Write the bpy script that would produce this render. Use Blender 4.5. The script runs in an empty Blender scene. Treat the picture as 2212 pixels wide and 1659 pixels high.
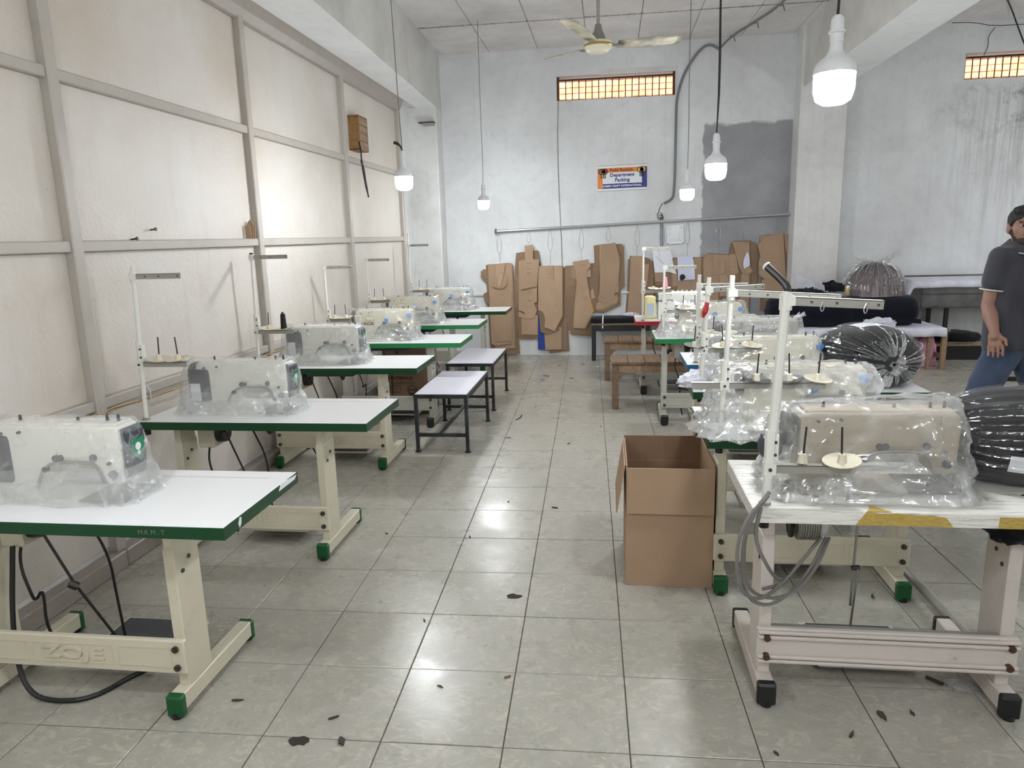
import bpy, bmesh, math, random
from mathutils import Vector, Matrix, noise
random.seed(11)
sc = bpy.context.scene
COL = sc.collection
R_ = math.radians
# ------------------------------------------------------------------ camera
CAM_H = 1.5918
def cam_setup():
    f, yaw, pitch, roll = 1545.56, R_(-7.826), R_(-11.651), R_(-1.583)
    fw = Vector((math.sin(yaw)*math.cos(pitch), math.cos(yaw)*math.cos(pitch), math.sin(pitch)))
    r = Vector((math.cos(yaw), -math.sin(yaw), 0)); u = r.cross(fw)
    r2 = math.cos(roll)*r + math.sin(roll)*u; u2 = -math.sin(roll)*r + math.cos(roll)*u
    cd = bpy.data.cameras.new('camera'); co = bpy.data.objects.new('camera', cd); COL.objects.link(co)
    cd.sensor_fit = 'HORIZONTAL'; cd.sensor_width = 36; cd.lens = f/2212*36; cd.clip_start = .05; cd.clip_end = 200
    m = Matrix((r2, u2, -fw)).transposed().to_4x4(); m.translation = (0, 0, CAM_H); co.matrix_world = m
    sc.camera = co
cam_setup()
# ------------------------------------------------------------------ world, sun, exposure
BULB = 290.0          # emission of the lamps' diffusers
SUN = 9.0
EXPO = -0.07
w = bpy.data.worlds.new('world'); sc.world = w; w.use_nodes = True
w.node_tree.nodes['Background'].inputs[0].default_value = (.75, .86, 1, 1)
w.node_tree.nodes['Background'].inputs[1].default_value = 1.2
sl = bpy.data.lights.new('sun', 'SUN'); sl.energy = SUN; sl.angle = R_(.6); sl.color = (1, .95, .9)
so = bpy.data.objects.new('sun', sl); COL.objects.link(so)
so.rotation_euler = Vector((.15, .72, -.68)).to_track_quat('-Z', 'Y').to_euler(); so.location = (0, -6, 12)
vs = sc.view_settings; vs.view_transform = 'Standard'; vs.look = 'None'; vs.gamma = 1; vs.exposure = EXPO; vs.use_curve_mapping = False
try:
    sc.cycles.transparent_max_bounces = 24; sc.cycles.max_bounces = 7; sc.cycles.diffuse_bounces = 4; sc.cycles.adaptive_threshold = .025
    sc.cycles.sample_clamp_indirect = 6; sc.cycles.use_light_tree = False; sc.cycles.caustics_reflective = False; sc.cycles.caustics_refractive = False
except Exception: pass
# ------------------------------------------------------------------ materials
def lin(c):
    return tuple(((v/255)/12.92 if v/255 <= .04045 else ((v/255+.055)/1.055)**2.4) for v in c) + (1,)
class NT:
    def __init__(s, name):
        s.m = bpy.data.materials.new(name); s.m.use_nodes = True; s.t = s.m.node_tree
        s.t.nodes.clear(); s.out = s.t.nodes.new('ShaderNodeOutputMaterial')
    def n(s, typ, **k):
        nd = s.t.nodes.new('ShaderNode'+typ)
        for a, v in k.items():
            if a.startswith('_'): setattr(nd, a[1:], v)
            else:
                i = nd.inputs[int(a[1:])] if a[0] == 'i' and a[1:].isdigit() else nd.inputs[a.replace('__', ' ')]
                if hasattr(v, 'is_output') or isinstance(v, bpy.types.NodeSocket): s.t.links.new(v, i)
                else: i.default_value = v
        return nd
    def coord(s, which='Object', scale=None, rnd=False):
        o = s.n('TexCoord').outputs[which]
        if rnd:
            r = s.n('ObjectInfo').outputs['Random']
            a = s.n('CombineXYZ', X=s.mul(r, 37.), Y=s.mul(r, 91.), Z=s.mul(r, 53.)).outputs[0]
            o = s.n('VectorMath', _operation='ADD', i0=o, i1=a).outputs[0]
        if scale: o = s.n('Mapping', Vector=o, Scale=scale).outputs[0]
        return o
    def noise(s, v, sc_, det=4, rough=.55, dist=0):
        return s.n('TexNoise', Vector=v, Scale=sc_, Detail=det, Roughness=rough, Distortion=dist).outputs['Fac']
    def ramp(s, f, *st):
        nd = s.n('ValToRGB', Fac=f); e = nd.color_ramp.elements
        while len(e) < len(st): e.new(.5)
        for k, (p, c) in enumerate(st):
            e[k].position = p; e[k].color = c if len(c) == 4 else tuple(c)+(1,)
        return nd.outputs[0]
    def step(s, f, a, b):
        return s.n('MapRange', Value=f, i1=a, i2=b).outputs[0]
    def mix(s, f, a, b, mode='MIX'):
        nd = s.n('Mix', _data_type='RGBA', _blend_type=mode)
        for k, v in ((0, f), (6, a), (7, b)):
            if isinstance(v, bpy.types.NodeSocket): s.t.links.new(v, nd.inputs[k])
            else: nd.inputs[k].default_value = v
        return nd.outputs[2]
    def mul(s, a, b): return s.n('Math', _operation='MULTIPLY', i0=a, i1=b).outputs[0]
    def add(s, a, b): return s.n('Math', _operation='ADD', i0=a, i1=b).outputs[0]
    def xyz(s, v):
        o = s.n('SeparateXYZ', Vector=v).outputs; return o[0], o[1], o[2]
    def bump(s, h, st, dist=.01): return s.n('Bump', Strength=st, Distance=dist, Height=h).outputs[0]
    def pbr(s, **k):
        p = s.n('BsdfPrincipled', **k); s.t.links.new(p.outputs[0], s.out.inputs[0]); return p
MATS = {}
def M(name, rgb=None, rough=.5, metal=0., var=.12, vs_=6., bump=0., bs=60., rgb2=None, spec=.5, emit=0., sheen=0., scale=None):
    """plain procedural material: colour broken by noise, optional fine bump"""
    if name in MATS: return MATS[name]
    t = NT(name); v = t.coord('Object', scale)
    c = lin(rgb); c2 = lin(rgb2) if rgb2 else tuple(x*(1-var) for x in c[:3])+(1,)
    k = dict(Base__Color=t.mix(t.step(t.noise(v, vs_, 5), .35, .68), c, c2), Roughness=rough, Metallic=metal)
    k['Specular__IOR__Level'] = spec
    if sheen: k['Sheen__Weight'] = sheen
    if bump: k['Normal'] = t.bump(t.noise(v, bs, 3), bump, .004)
    if emit: k['Emission__Color'] = c; k['Emission__Strength'] = emit
    t.pbr(**k); MATS[name] = t.m; return t.m
def film(name, milk=.1, var=.15, gl=.06, rough=.06, tint=(.985, .99, .99), white=.9, bs=9, bst=.5, axis=None, edge=.5):
    """thin clear plastic sheet: see-through, mirror-like on its creases and at glancing angles, milky where it is thick"""
    t = NT(name); v = t.coord('Object')
    wv_ = t.n('VectorMath', _operation='ADD', i0=v, i1=t.n('VectorMath', _operation='SCALE', i0=t.n('TexNoise', Vector=v, Scale=4.).outputs['Color'], Scale=.12).outputs[0]).outputs[0]
    vo = lambda q, s_, ft='DISTANCE_TO_EDGE': t.n('TexVoronoi', Vector=q, Scale=s_, _feature=ft).outputs['Distance']
    cr = t.add(t.mul(vo(wv_, bs), .7), t.mul(vo(wv_, bs*2.3), .3))
    if axis is not None:      # creases run along the bag's axis, towards the knot
        x, y, z = t.xyz(v); o = dict(y=(x, z, y), z=(x, y, z))[axis[0]]
        n = t.n('VectorMath', _operation='NORMALIZE', i0=t.n('CombineXYZ', X=o[0], Y=t.n('Math', _operation='SUBTRACT', i0=o[1], i1=axis[1]).outputs[0]).outputs[0]).outputs[0]
        n = t.n('VectorMath', _operation='SCALE', i0=n, Scale=axis[2]).outputs[0]
        v2 = t.n('VectorMath', _operation='ADD', i0=n, i1=t.n('CombineXYZ', Z=t.mul(o[2], 2.2)).outputs[0]).outputs[0]
        cr = t.add(t.mul(vo(v2, 1., 'F1'), .8), t.mul(cr, .5))
    nb = t.bump(cr, bst, .03)
    fr = t.n('LayerWeight', Blend=.5, Normal=nb).outputs['Facing']
    fr = t.n('Math', _operation='POWER', i0=fr, i1=3.5).outputs[0]
    g = t.n('BsdfGlossy', Color=(1, 1, 1, 1), Roughness=rough, Normal=nb).outputs[0]
    wc = (white, white, white*.99, 1)
    wv = t.n('MixShader', Fac=.4, i1=t.n('BsdfDiffuse', Color=wc).outputs[0], i2=t.n('BsdfTranslucent', Color=wc).outputs[0]).outputs[0]
    tp = t.n('BsdfTransparent', Color=tint+(1,)).outputs[0]
    fm = t.add(milk, t.add(t.mul(t.step(cr, .12, .02), var), t.mul(fr, edge*.5)))
    body = t.n('MixShader', Fac=t.n('Math', _operation='MINIMUM', i0=fm, i1=.9).outputs[0], i1=tp, i2=wv).outputs[0]
    t.t.links.new(t.n('MixShader', Fac=t.add(gl, t.mul(fr, edge)), i1=body, i2=g).outputs[0], t.out.inputs[0])
    MATS[name] = t.m; return t.m
def m_plaster(name, base, dirty, streak=True, patch=False, stain=False, rough=.75):
    t = NT(name); v = t.coord('Object'); x, y, z = t.xyz(v)
    n1 = t.noise(v, 1.3, 6, .6, .4); n2 = t.noise(v, 9, 6, .65); n3 = t.noise(v, 60, 3)
    c = t.mix(t.step(n1, .38, .72), lin(base), lin(dirty))
    c = t.mix(t.mul(t.step(n2, .5, .8), .25), c, lin([q*.82 for q in dirty]))
    if streak:
        st = t.noise(t.n('Mapping', Vector=v, Scale=(16, 16, .5)).outputs[0], 1., 6, .7)
        c = t.mix(t.mul(t.step(st, .52, .75), .14), c, lin([q*.8 for q in dirty]))
    if patch:      # unpainted cement area low in the right corner of the back wall, with a hand-brushed border
        wob = t.mul(t.n('Math', _operation='SUBTRACT', i0=t.noise(v, 6, 5), i1=.5).outputs[0], .12)
        px = t.step(t.add(x, wob), 1.165, 1.185); pz = t.step(t.add(z, wob), 2.90, 2.87); pr = t.step(x, 2.8, 2.78)
        pm = t.mul(t.mul(px, pz), pr)
        cc = t.mix(t.step(t.noise(v, 2.4, 6, .6), .35, .7), lin((158, 158, 161)), lin((140, 140, 143)))
        c = t.mix(pm, c, cc)
    if stain:      # soot and dirt washed down below the right-hand window
        wob = t.mul(t.noise(v, 2.2, 6, .7), 1.2)
        mx = t.step(t.add(x, wob), 4.3, 5.4); mz = t.mul(t.step(z, 3.24, 3.1), t.step(z, .9, 2.4))
        st2 = t.noise(t.n('Mapping', Vector=v, Scale=(22, 22, .9)).outputs[0], 1., 8, .75)
        c = t.mix(t.mul(t.mul(mx, mz), t.mul(t.step(st2, .45, .7), .7)), c, lin((118, 113, 108)))
        blot = t.mul(t.mul(t.step(t.noise(v, 4, 8, .75), .5, .62), mx), t.mul(t.step(z, 3.24, 3.15), t.step(z, 2.5, 2.85)))
        c = t.mix(t.mul(blot, .7), c, lin((105, 98, 92)))
    t.pbr(Base__Color=c, Roughness=rough, Normal=t.bump(t.add(t.mul(n2, .6), t.mul(n3, .35)), .25, .012))
    MATS[name] = t.m; return t.m
def m_panel():
    t = NT('gloss_painted_panel'); v = t.coord('Object'); vr = t.coord('Object', None, True)
    n1 = t.noise(vr, .8, 4, .6, .2); n2 = t.noise(vr, 2.6, 5, .65)
    c = t.mix(t.step(n1, .36, .7), lin((213, 207, 200)), lin((200, 191, 180)))
    c = t.mix(t.mul(t.step(t.noise(v, .85, 5, .62), .46, .7), .6), c, lin((188, 173, 155)))
    c = t.mix(t.mul(t.step(n2, .4, .9), .25), c, lin((214, 211, 208)))
    st = t.noise(t.n('Mapping', Vector=v, Scale=(12, 12, .8)).outputs[0], 1., 6, .7)
    c = t.mix(t.mul(t.step(st, .55, .8), .22), c, lin((172, 163, 153)))
    sp = t.noise(vr, 26, 2, .5)
    c = t.mix(t.step(sp, .79, .82), c, lin((120, 105, 96)))
    h = t.add(t.noise(v, 42, 4, .7), t.mul(t.noise(v, 11, 4, .6), .8))
    t.pbr(Base__Color=c, Roughness=t.step(n2, .2, .9), Normal=t.bump(h, .5, .012)).inputs['Roughness'].default_value = .3
    rr = t.n('MapRange', Value=n2, i1=.0, i2=1., i3=.36, i4=.42).outputs[0]
    p = [q for q in t.t.nodes if q.type == 'BSDF_PRINCIPLED'][0]; t.t.links.new(rr, p.inputs['Roughness'])
    MATS['panel'] = t.m; return t.m
def m_tile():
    t = NT('marbled_floor_tile'); v = t.coord('Object', None, True)
    s1 = t.noise(v, 7, 5, .6, 2.2); s2 = t.noise(t.n('Mapping', Vector=v, Location=(5, 3, 1), Scale=(1, 1.6, 1)).outputs[0], 11, 6, .65, 2.8)
    c = t.mix(t.step(s1, .35, .65), lin((158, 156, 146)), lin((168, 165, 155)))
    c = t.mix(t.mul(t.step(s2, .53, .62), .8), c, lin((188, 180, 165)))
    c = t.mix(t.mul(t.step(t.noise(v, 16, 4, .6, 3.), .6, .68), .5), c, lin((190, 175, 157)))
    w = t.n('Mapping', Vector=t.n('NewGeometry').outputs['Position'], Scale=(1, 1, 1)).outputs[0]
    d = t.noise(w, 1.1, 7, .7, .3)
    c = t.mix(t.mul(t.step(d, .4, .85), .12), c, lin((124, 116, 106)))
    sp = t.noise(w, 38, 2, .5); c = t.mix(t.mul(t.step(sp, .72, .78), .5), c, lin((95, 85, 75)))
    rr = t.n('MapRange', Value=t.noise(w, 2.3, 6, .7), i1=.3, i2=.75, i3=.18, i4=.42).outputs[0]
    t.pbr(Base__Color=c, Roughness=rr, Specular__IOR__Level=.5, Normal=t.bump(t.noise(w, 5, 3), .04, .02))
    MATS['tile'] = t.m; return t.m
def m_wood(name, a, b, rough=.6, scale=(30, 3, 30)):
    t = NT(name); v = t.coord('Object', scale)
    g = t.noise(v, 1., 7, .65, .6); c = t.mix(t.step(g, .36, .66), lin(a), lin(b))
    t.pbr(Base__Color=c, Roughness=rough, Normal=t.bump(g, .3, .003)); MATS[name] = t.m; return t.m
def m_cardboard(name, a, b):
    t = NT(name); v = t.coord('Object', None, True)
    n1 = t.noise(v, 2.2, 5, .6); c = t.mix(t.step(n1, .36, .68), lin(a), lin(b))
    fl = t.noise(t.n('Mapping', Vector=v, Scale=(3, 3, 160)).outputs[0], 1., 2)
    c = t.mix(t.mul(fl, .12), c, lin([q*.75 for q in a]))
    c = t.mix(t.mul(t.n('ObjectInfo').outputs['Random'], .3), c, lin([q*.78 for q in b]))
    t.pbr(Base__Color=c, Roughness=.85, Specular__IOR__Level=.2); MATS[name] = t.m; return t.m
def m_worn_laminate():
    t = NT('cracked_white_laminate'); v = t.coord('Object')
    g = t.noise(t.n('Mapping', Vector=v, Scale=(6, 95, 95)).outputs[0], 1., 7, .75, .5)
    c = t.mix(t.step(g, .5, .66), lin((226, 224, 218)), lin((150, 144, 134)))
    c = t.mix(t.mul(t.step(t.noise(v, 4, 5), .5, .8), .4), c, lin((196, 186, 172)))
    t.pbr(Base__Color=c, Roughness=.45, Normal=t.bump(g, .25, .002)); MATS['worn'] = t.m; return t.m
def m_pileworn(name, a, rust=(120, 84, 60)):
    t = NT(name); v = t.coord('Object', None, True)
    n1 = t.noise(v, 7, 6, .7); n2 = t.noise(v, 34, 4, .6)
    c = t.mix(t.mul(t.step(n1, .5, .78), .45), lin(a), lin([q*.84 for q in a]))
    c = t.mix(t.mul(t.step(n2, .68, .78), .6), c, lin(rust))
    t.pbr(Base__Color=c, Roughness=.42, Normal=t.bump(n2, .05, .002)); MATS[name] = t.m; return t.m
def m_fabric(name, a, b=None, bs=220, fold=6):
    t = NT(name); v = t.coord('Object')
    b = b or [q*.8 for q in a]
    c = t.mix(t.step(t.noise(v, fold, 5), .35, .7), lin(a), lin(b))
    t.pbr(Base__Color=c, Roughness=.9, Specular__IOR__Level=.15, Sheen__Weight=.15, Normal=t.bump(t.add(t.noise(v, fold*1.5, 4), t.mul(t.noise(v, bs, 2), .2)), .35, .01))
    MATS[name] = t.m; return t.m
m_panel(); m_tile(); m_worn_laminate()
m_plaster('plaster_back', (224, 226, 227), (204, 204, 205), True, True, True)
m_plaster('plaster_white', (224, 224, 222), (202, 200, 197))
m_plaster('plaster_beam', (216, 215, 211), (192, 190, 185), False)
m_plaster('plaster_soffit', (246, 247, 247), (236, 238, 238), False)
m_plaster('plaster_ceiling', (232, 229, 227), (206, 202, 200), False)
M('grout', (84, 77, 69), .9); M('joint_dark', (196, 192, 190), .9, rgb2=(92, 88, 86), vs_=34)
m_pileworn('batten', (176, 169, 160), (112, 102, 92))
m_pileworn('skirting', (156, 147, 139), (88, 78, 70))
M('white_top', (244, 245, 246), .2, var=.02); M('green_edge', (6, 62, 33), .3, var=.15); M('green_edge_light', (34, 120, 70), .35, var=.1)
M('blue_edge', (38, 98, 140), .35); M('red_edge', (172, 26, 40), .35)
m_pileworn('frame_cream', (208, 201, 180), (140, 128, 104)); m_pileworn('frame_grey', (190, 188, 178), (130, 120, 104)); m_pileworn('frame_pink', (202, 193, 186))
M('cap_green', (8, 82, 40), .4); M('cap_black', (22, 22, 24), .45)
M('steel', (150, 150, 148), .3, 1.); M('dark_steel', (70, 70, 70), .38, .9); M('chrome', (200, 200, 202), .15, 1.)
M('bolt', (92, 88, 80), .4, .8); M('rust_bolt', (92, 66, 50), .6, .4)
M('black_plastic', (24, 24, 26), .42); M('dark_grey', (62, 66, 74), .4); M('cable_black', (20, 20, 20), .5); M('cable_grey', (120, 118, 114), .5); M('cable_yellow', (170, 128, 52), .5)
M('machine_cream', (222, 216, 196), .35, var=.05); M('machine_white', (228, 227, 218), .32, var=.04); M('machine_beige', (178, 164, 144), .4, var=.2); M('machine_silver', (178, 176, 168), .35, .1)
M('pole_white', (224, 223, 216), .38, var=.05); M('arm_grey', (158, 156, 148), .4, .25); M('disc_white', (214, 206, 184), .45, var=.08); M('disc_dark', (58, 54, 52), .6)
M('thread_black', (20, 20, 26), .8, bump=.3, bs=200); M('thread_pink', (235, 150, 170), .8, bump=.3, bs=200)
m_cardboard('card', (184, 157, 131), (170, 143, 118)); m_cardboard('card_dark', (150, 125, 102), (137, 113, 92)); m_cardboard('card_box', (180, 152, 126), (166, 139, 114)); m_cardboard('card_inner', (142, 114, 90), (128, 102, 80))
M('paper', (228, 230, 235), .8, var=.03); M('paper_blue', (212, 214, 236), .8, var=.03); M('ink', (40, 36, 34), .8); M('ink_red', (150, 60, 50), .8)
M('blue_print', (28, 60, 140), .6); M('yellow_print', (226, 178, 50), .6)
M('bulb_white', (222, 224, 226), .4, var=.02); M('wire_black', (26, 26, 28), .6)
m_wood('wood_worn', (128, 104, 82), (92, 72, 56)); m_wood('wood_pale', (158, 132, 104), (122, 98, 76)); m_wood('wood_box', (150, 112, 66), (120, 86, 48))
m_fabric('fabric_black', (20, 21, 26)); m_fabric('fabric_navy', (18, 20, 34), (10, 11, 20)); m_fabric('fabric_white', (226, 226, 236), (196, 196, 210)); m_fabric('fabric_grey', (108, 106, 106)); m_fabric('fabric_mauve', (104, 88, 92), (84, 70, 74)); m_fabric('felt_grey', (196, 198, 204), (172, 174, 182)); m_fabric('fabric_pink', (222, 160, 186)); m_fabric('fabric_charcoal', (17, 18, 25), (9, 10, 14)); m_fabric('fabric_yellow', (214, 182, 110))
film('film_milky', .19, .12, .04, .2, bs=5, bst=.5, edge=.3)
film('film_clear', .13, .16, .09, .15, bs=8, bst=.9, edge=.35)
film('film_heavy', .24, .2, .09, .15, bs=7, bst=.9, edge=.35)
film('film_bag', .13, .2, .10, .13, bs=5, bst=.9, edge=.4)
film('film_tied', .0, .0, .075, .14, bs=8, bst=1., axis=('y', .14, 7.5), edge=.14)
film('film_fold', .3, .15, .16, .16, bs=20, bst=.6, edge=.3)
film('film_sack', .1, .0, .06, .2, white=.6, bs=8, bst=1., axis=('z', 0., 6.5), edge=.25)
film('film_dull', .2, .2, .06, .16, white=.7, bs=9)
# ------------------------------------------------------------------ mesh helpers
class MB:
    def __init__(s): s.v = []; s.f = []; s.mi = []; s.cm = 0
    def add(s, vs_, fs, T=None):
        b = len(s.v)
        s.v += [tuple(T @ Vector(p)) if T else tuple(p) for p in vs_]
        s.f += [tuple(b+i for i in f) for f in fs]; s.mi += [s.cm]*len(fs); return s
    def box(s, x0, x1, y0, y1, z0, z1, T=None):
        return s.add([(x0,y0,z0),(x1,y0,z0),(x1,y1,z0),(x0,y1,z0),(x0,y0,z1),(x1,y0,z1),(x1,y1,z1),(x0,y1,z1)],
                     [(0,3,2,1),(4,5,6,7),(0,1,5,4),(1,2,6,5),(2,3,7,6),(3,0,4,7)], T)
    def ring(s, x0, x1, y0, y1, z0, z1, t):
        o = [(x0,y0),(x1,y0),(x1,y1),(x0,y1)]; i = [(x0+t,y0+t),(x1-t,y0+t),(x1-t,y1-t),(x0+t,y1-t)]
        vs_ = [(a,b,z0) for a,b in o]+[(a,b,z1) for a,b in o]+[(a,b,z0) for a,b in i]+[(a,b,z1) for a,b in i]
        fs = []
        for k in range(4):
            j = (k+1)%4
            fs += [(k,j,4+j,4+k),(8+j,8+k,12+k,12+j),(4+k,4+j,12+j,12+k),(j,k,8+k,8+j)]
        return s.add(vs_, fs)
    def prism(s, poly, d0, d1, axis='y', T=None):
        n = len(poly)
        g = {'y': lambda a,b,d: (a,d,b), 'z': lambda a,b,d: (a,b,d), 'x': lambda a,b,d: (d,a,b)}[axis]
        vs_ = [g(a,b,d0) for a,b in poly]+[g(a,b,d1) for a,b in poly]
        fs = [tuple(range(n)), tuple(range(2*n-1, n-1, -1))]+[((k+1)%n, k, n+k, n+(k+1)%n) for k in range(n)]
        return s.add(vs_, fs, T)
    def cyl(s, p0, p1, r0, r1=None, n=12, T=None):
        r1 = r0 if r1 is None else r1
        p0 = Vector(p0); p1 = Vector(p1); d = (p1-p0).normalized()
        a = d.orthogonal().normalized(); b = d.cross(a)
        vs_ = []
        for p, r in ((p0, r0), (p1, r1)):
            vs_ += [p+r*(math.cos(2*math.pi*k/n)*a+math.sin(2*math.pi*k/n)*b) for k in range(n)]
        fs = [tuple(range(n-1,-1,-1)), tuple(range(n, 2*n))]+[(k,(k+1)%n,n+(k+1)%n,n+k) for k in range(n)]
        return s.add(vs_, fs, T)
    def lathe(s, prof, n=16, T=None):
        vs_ = []; fs = []
        for r, z in prof: vs_ += [(r*math.cos(2*math.pi*k/n), r*math.sin(2*math.pi*k/n), z) for k in range(n)]
        for i in range(len(prof)-1):
            for k in range(n):
                j = (k+1)%n; fs.append((i*n+k, i*n+j, (i+1)*n+j, (i+1)*n+k))
        if prof[0][0] > 0: fs.append(tuple(range(n-1,-1,-1)))
        if prof[-1][0] > 0: fs.append(tuple(range((len(prof)-1)*n, len(prof)*n)))
        return s.add(vs_, fs, T)
    def tube(s, pts, r, n=6, closed=False, T=None, smooth=0):
        P = [Vector(p) for p in pts]
        for _ in range(smooth):
            Q = [P[0]] if not closed else []
            for a, b in zip(P, P[1:]+([P[0]] if closed else [])): Q += [a*.75+b*.25, a*.25+b*.75]
            P = Q if closed else Q+[P[-1]]
        rs = r if hasattr(r, '__len__') else [r]*len(P)
        if len(rs) != len(P): rs = [rs[min(int(k*len(rs)/len(P)), len(rs)-1)] for k in range(len(P))]
        vs_ = []; fs = []; m = len(P); a = None
        for i, p in enumerate(P):
            t = (P[(i+1)%m]-P[i-1]) if closed else (P[min(i+1, m-1)]-P[max(i-1, 0)])
            t = t.normalized() if t.length > 1e-9 else Vector((0,0,1))
            a = t.orthogonal().normalized() if a is None else (a-a.dot(t)*t)
            a = a.normalized() if a.length > 1e-6 else t.orthogonal().normalized()
            b = t.cross(a)
            vs_ += [p+rs[i]*(math.cos(2*math.pi*k/n)*a+math.sin(2*math.pi*k/n)*b) for k in range(n)]
        for i in range(m if closed else m-1):
            for k in range(n):
                j = (k+1)%n; i2 = (i+1)%m; fs.append((i*n+k, i*n+j, i2*n+j, i2*n+k))
        if not closed: fs += [tuple(range(n-1,-1,-1)), tuple(range((m-1)*n, m*n))]
        return s.add(vs_, fs, T)
    def grid(s, fn, nu, nv, cu=False, T=None):
        vs_ = [fn(i/(nu if cu else nu-1), j/(nv-1)) for j in range(nv) for i in range(nu)]
        fs = []
        for j in range(nv-1):
            for i in range(nu if cu else nu-1):
                i2 = (i+1)%nu; fs.append((j*nu+i, j*nu+i2, (j+1)*nu+i2, (j+1)*nu+i))
        return s.add(vs_, fs, T)
    def build(s, name, mat, parent=None, smooth=None, bevel=0, seg=1, loc=None, rot=None):
        me = bpy.data.meshes.new(name); me.from_pydata(s.v, [], s.f)
        ms = mat if isinstance(mat, (list, tuple)) else [mat]
        for q in ms: me.materials.append(MATS[q] if isinstance(q, str) else q)
        if len(ms) > 1: me.polygons.foreach_set('material_index', s.mi)
        me.update()
        bm = bmesh.new(); bm.from_mesh(me); bmesh.ops.recalc_face_normals(bm, faces=bm.faces); bm.to_mesh(me); bm.free()
        if smooth is not None:
            me.polygons.foreach_set('use_smooth', [True]*len(me.polygons))
            if smooth < 180: me.set_sharp_from_angle(angle=R_(smooth))
        o = bpy.data.objects.new(name, me); COL.objects.link(o)
        if parent: o.parent = parent
        if loc: o.location = loc
        if rot: o.rotation_euler = rot
        if bevel:
            b = o.modifiers.new('bevel', 'BEVEL'); b.width = bevel; b.segments = seg; b.limit_method = 'ANGLE'; b.angle_limit = R_(40)
        return o
def tag(o, label=None, cat=None, group=None, kind=None):
    if label: o['label'] = label
    if cat: o['category'] = cat
    if group: o['group'] = group
    if kind: o['kind'] = kind
    return o
def empty(name, loc=(0,0,0), rz=0, label=None, cat=None, group=None, kind=None):
    o = bpy.data.objects.new(name, None); COL.objects.link(o); o.location = loc; o.rotation_euler = (0, 0, rz)
    o.empty_display_size = .05
    return tag(o, label, cat, group, kind)
def part(name, mat, parent, mb, **k): return mb.build(name, mat, parent, **k)
def bx(name, mat, parent, x0, x1, y0, y1, z0, z1, bevel=0, **k): return MB().box(x0,x1,y0,y1,z0,z1).build(name, mat, parent, bevel=bevel, **k)
def inst(o, parent, loc, rot=None, scale=None):
    c = o.copy(); COL.objects.link(c); c.parent = parent; c.location = loc
    if rot: c.rotation_euler = rot
    if scale: c.scale = scale
    return c
def text(name, body, size, mat, parent, loc, rot=(R_(90), 0, 0), ext=.0006, align='CENTER', bold=0., sx=1.):
    cu = bpy.data.curves.new('t', 'FONT'); cu.body = body; cu.size = size; cu.extrude = ext; cu.align_x = align; cu.align_y = 'CENTER'; cu.offset = bold; cu.resolution_u = 3
    to = bpy.data.objects.new('t', cu); COL.objects.link(to)
    dg = bpy.context.evaluated_depsgraph_get(); me = bpy.data.meshes.new_from_object(to.evaluated_get(dg))
    bpy.data.objects.remove(to); bpy.data.curves.remove(cu)
    me.materials.clear(); me.materials.append(MATS[mat]); me.name = name
    o = bpy.data.objects.new(name, me); COL.objects.link(o); o.parent = parent; o.location = loc; o.rotation_euler = rot; o.scale = (sx, 1, 1)
    return o
def holes(x0, x1, z0, z1, hs):
    xs = sorted({x0, x1, *[h[0] for h in hs], *[h[1] for h in hs]}); zs = sorted({z0, z1, *[h[2] for h in hs], *[h[3] for h in hs]})
    for a, b in zip(xs, xs[1:]):
        for c, d in zip(zs, zs[1:]):
            mx, mz = (a+b)/2, (c+d)/2
            if not any(h[0] < mx < h[1] and h[2] < mz < h[3] for h in hs): yield a, b, c, d
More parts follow.
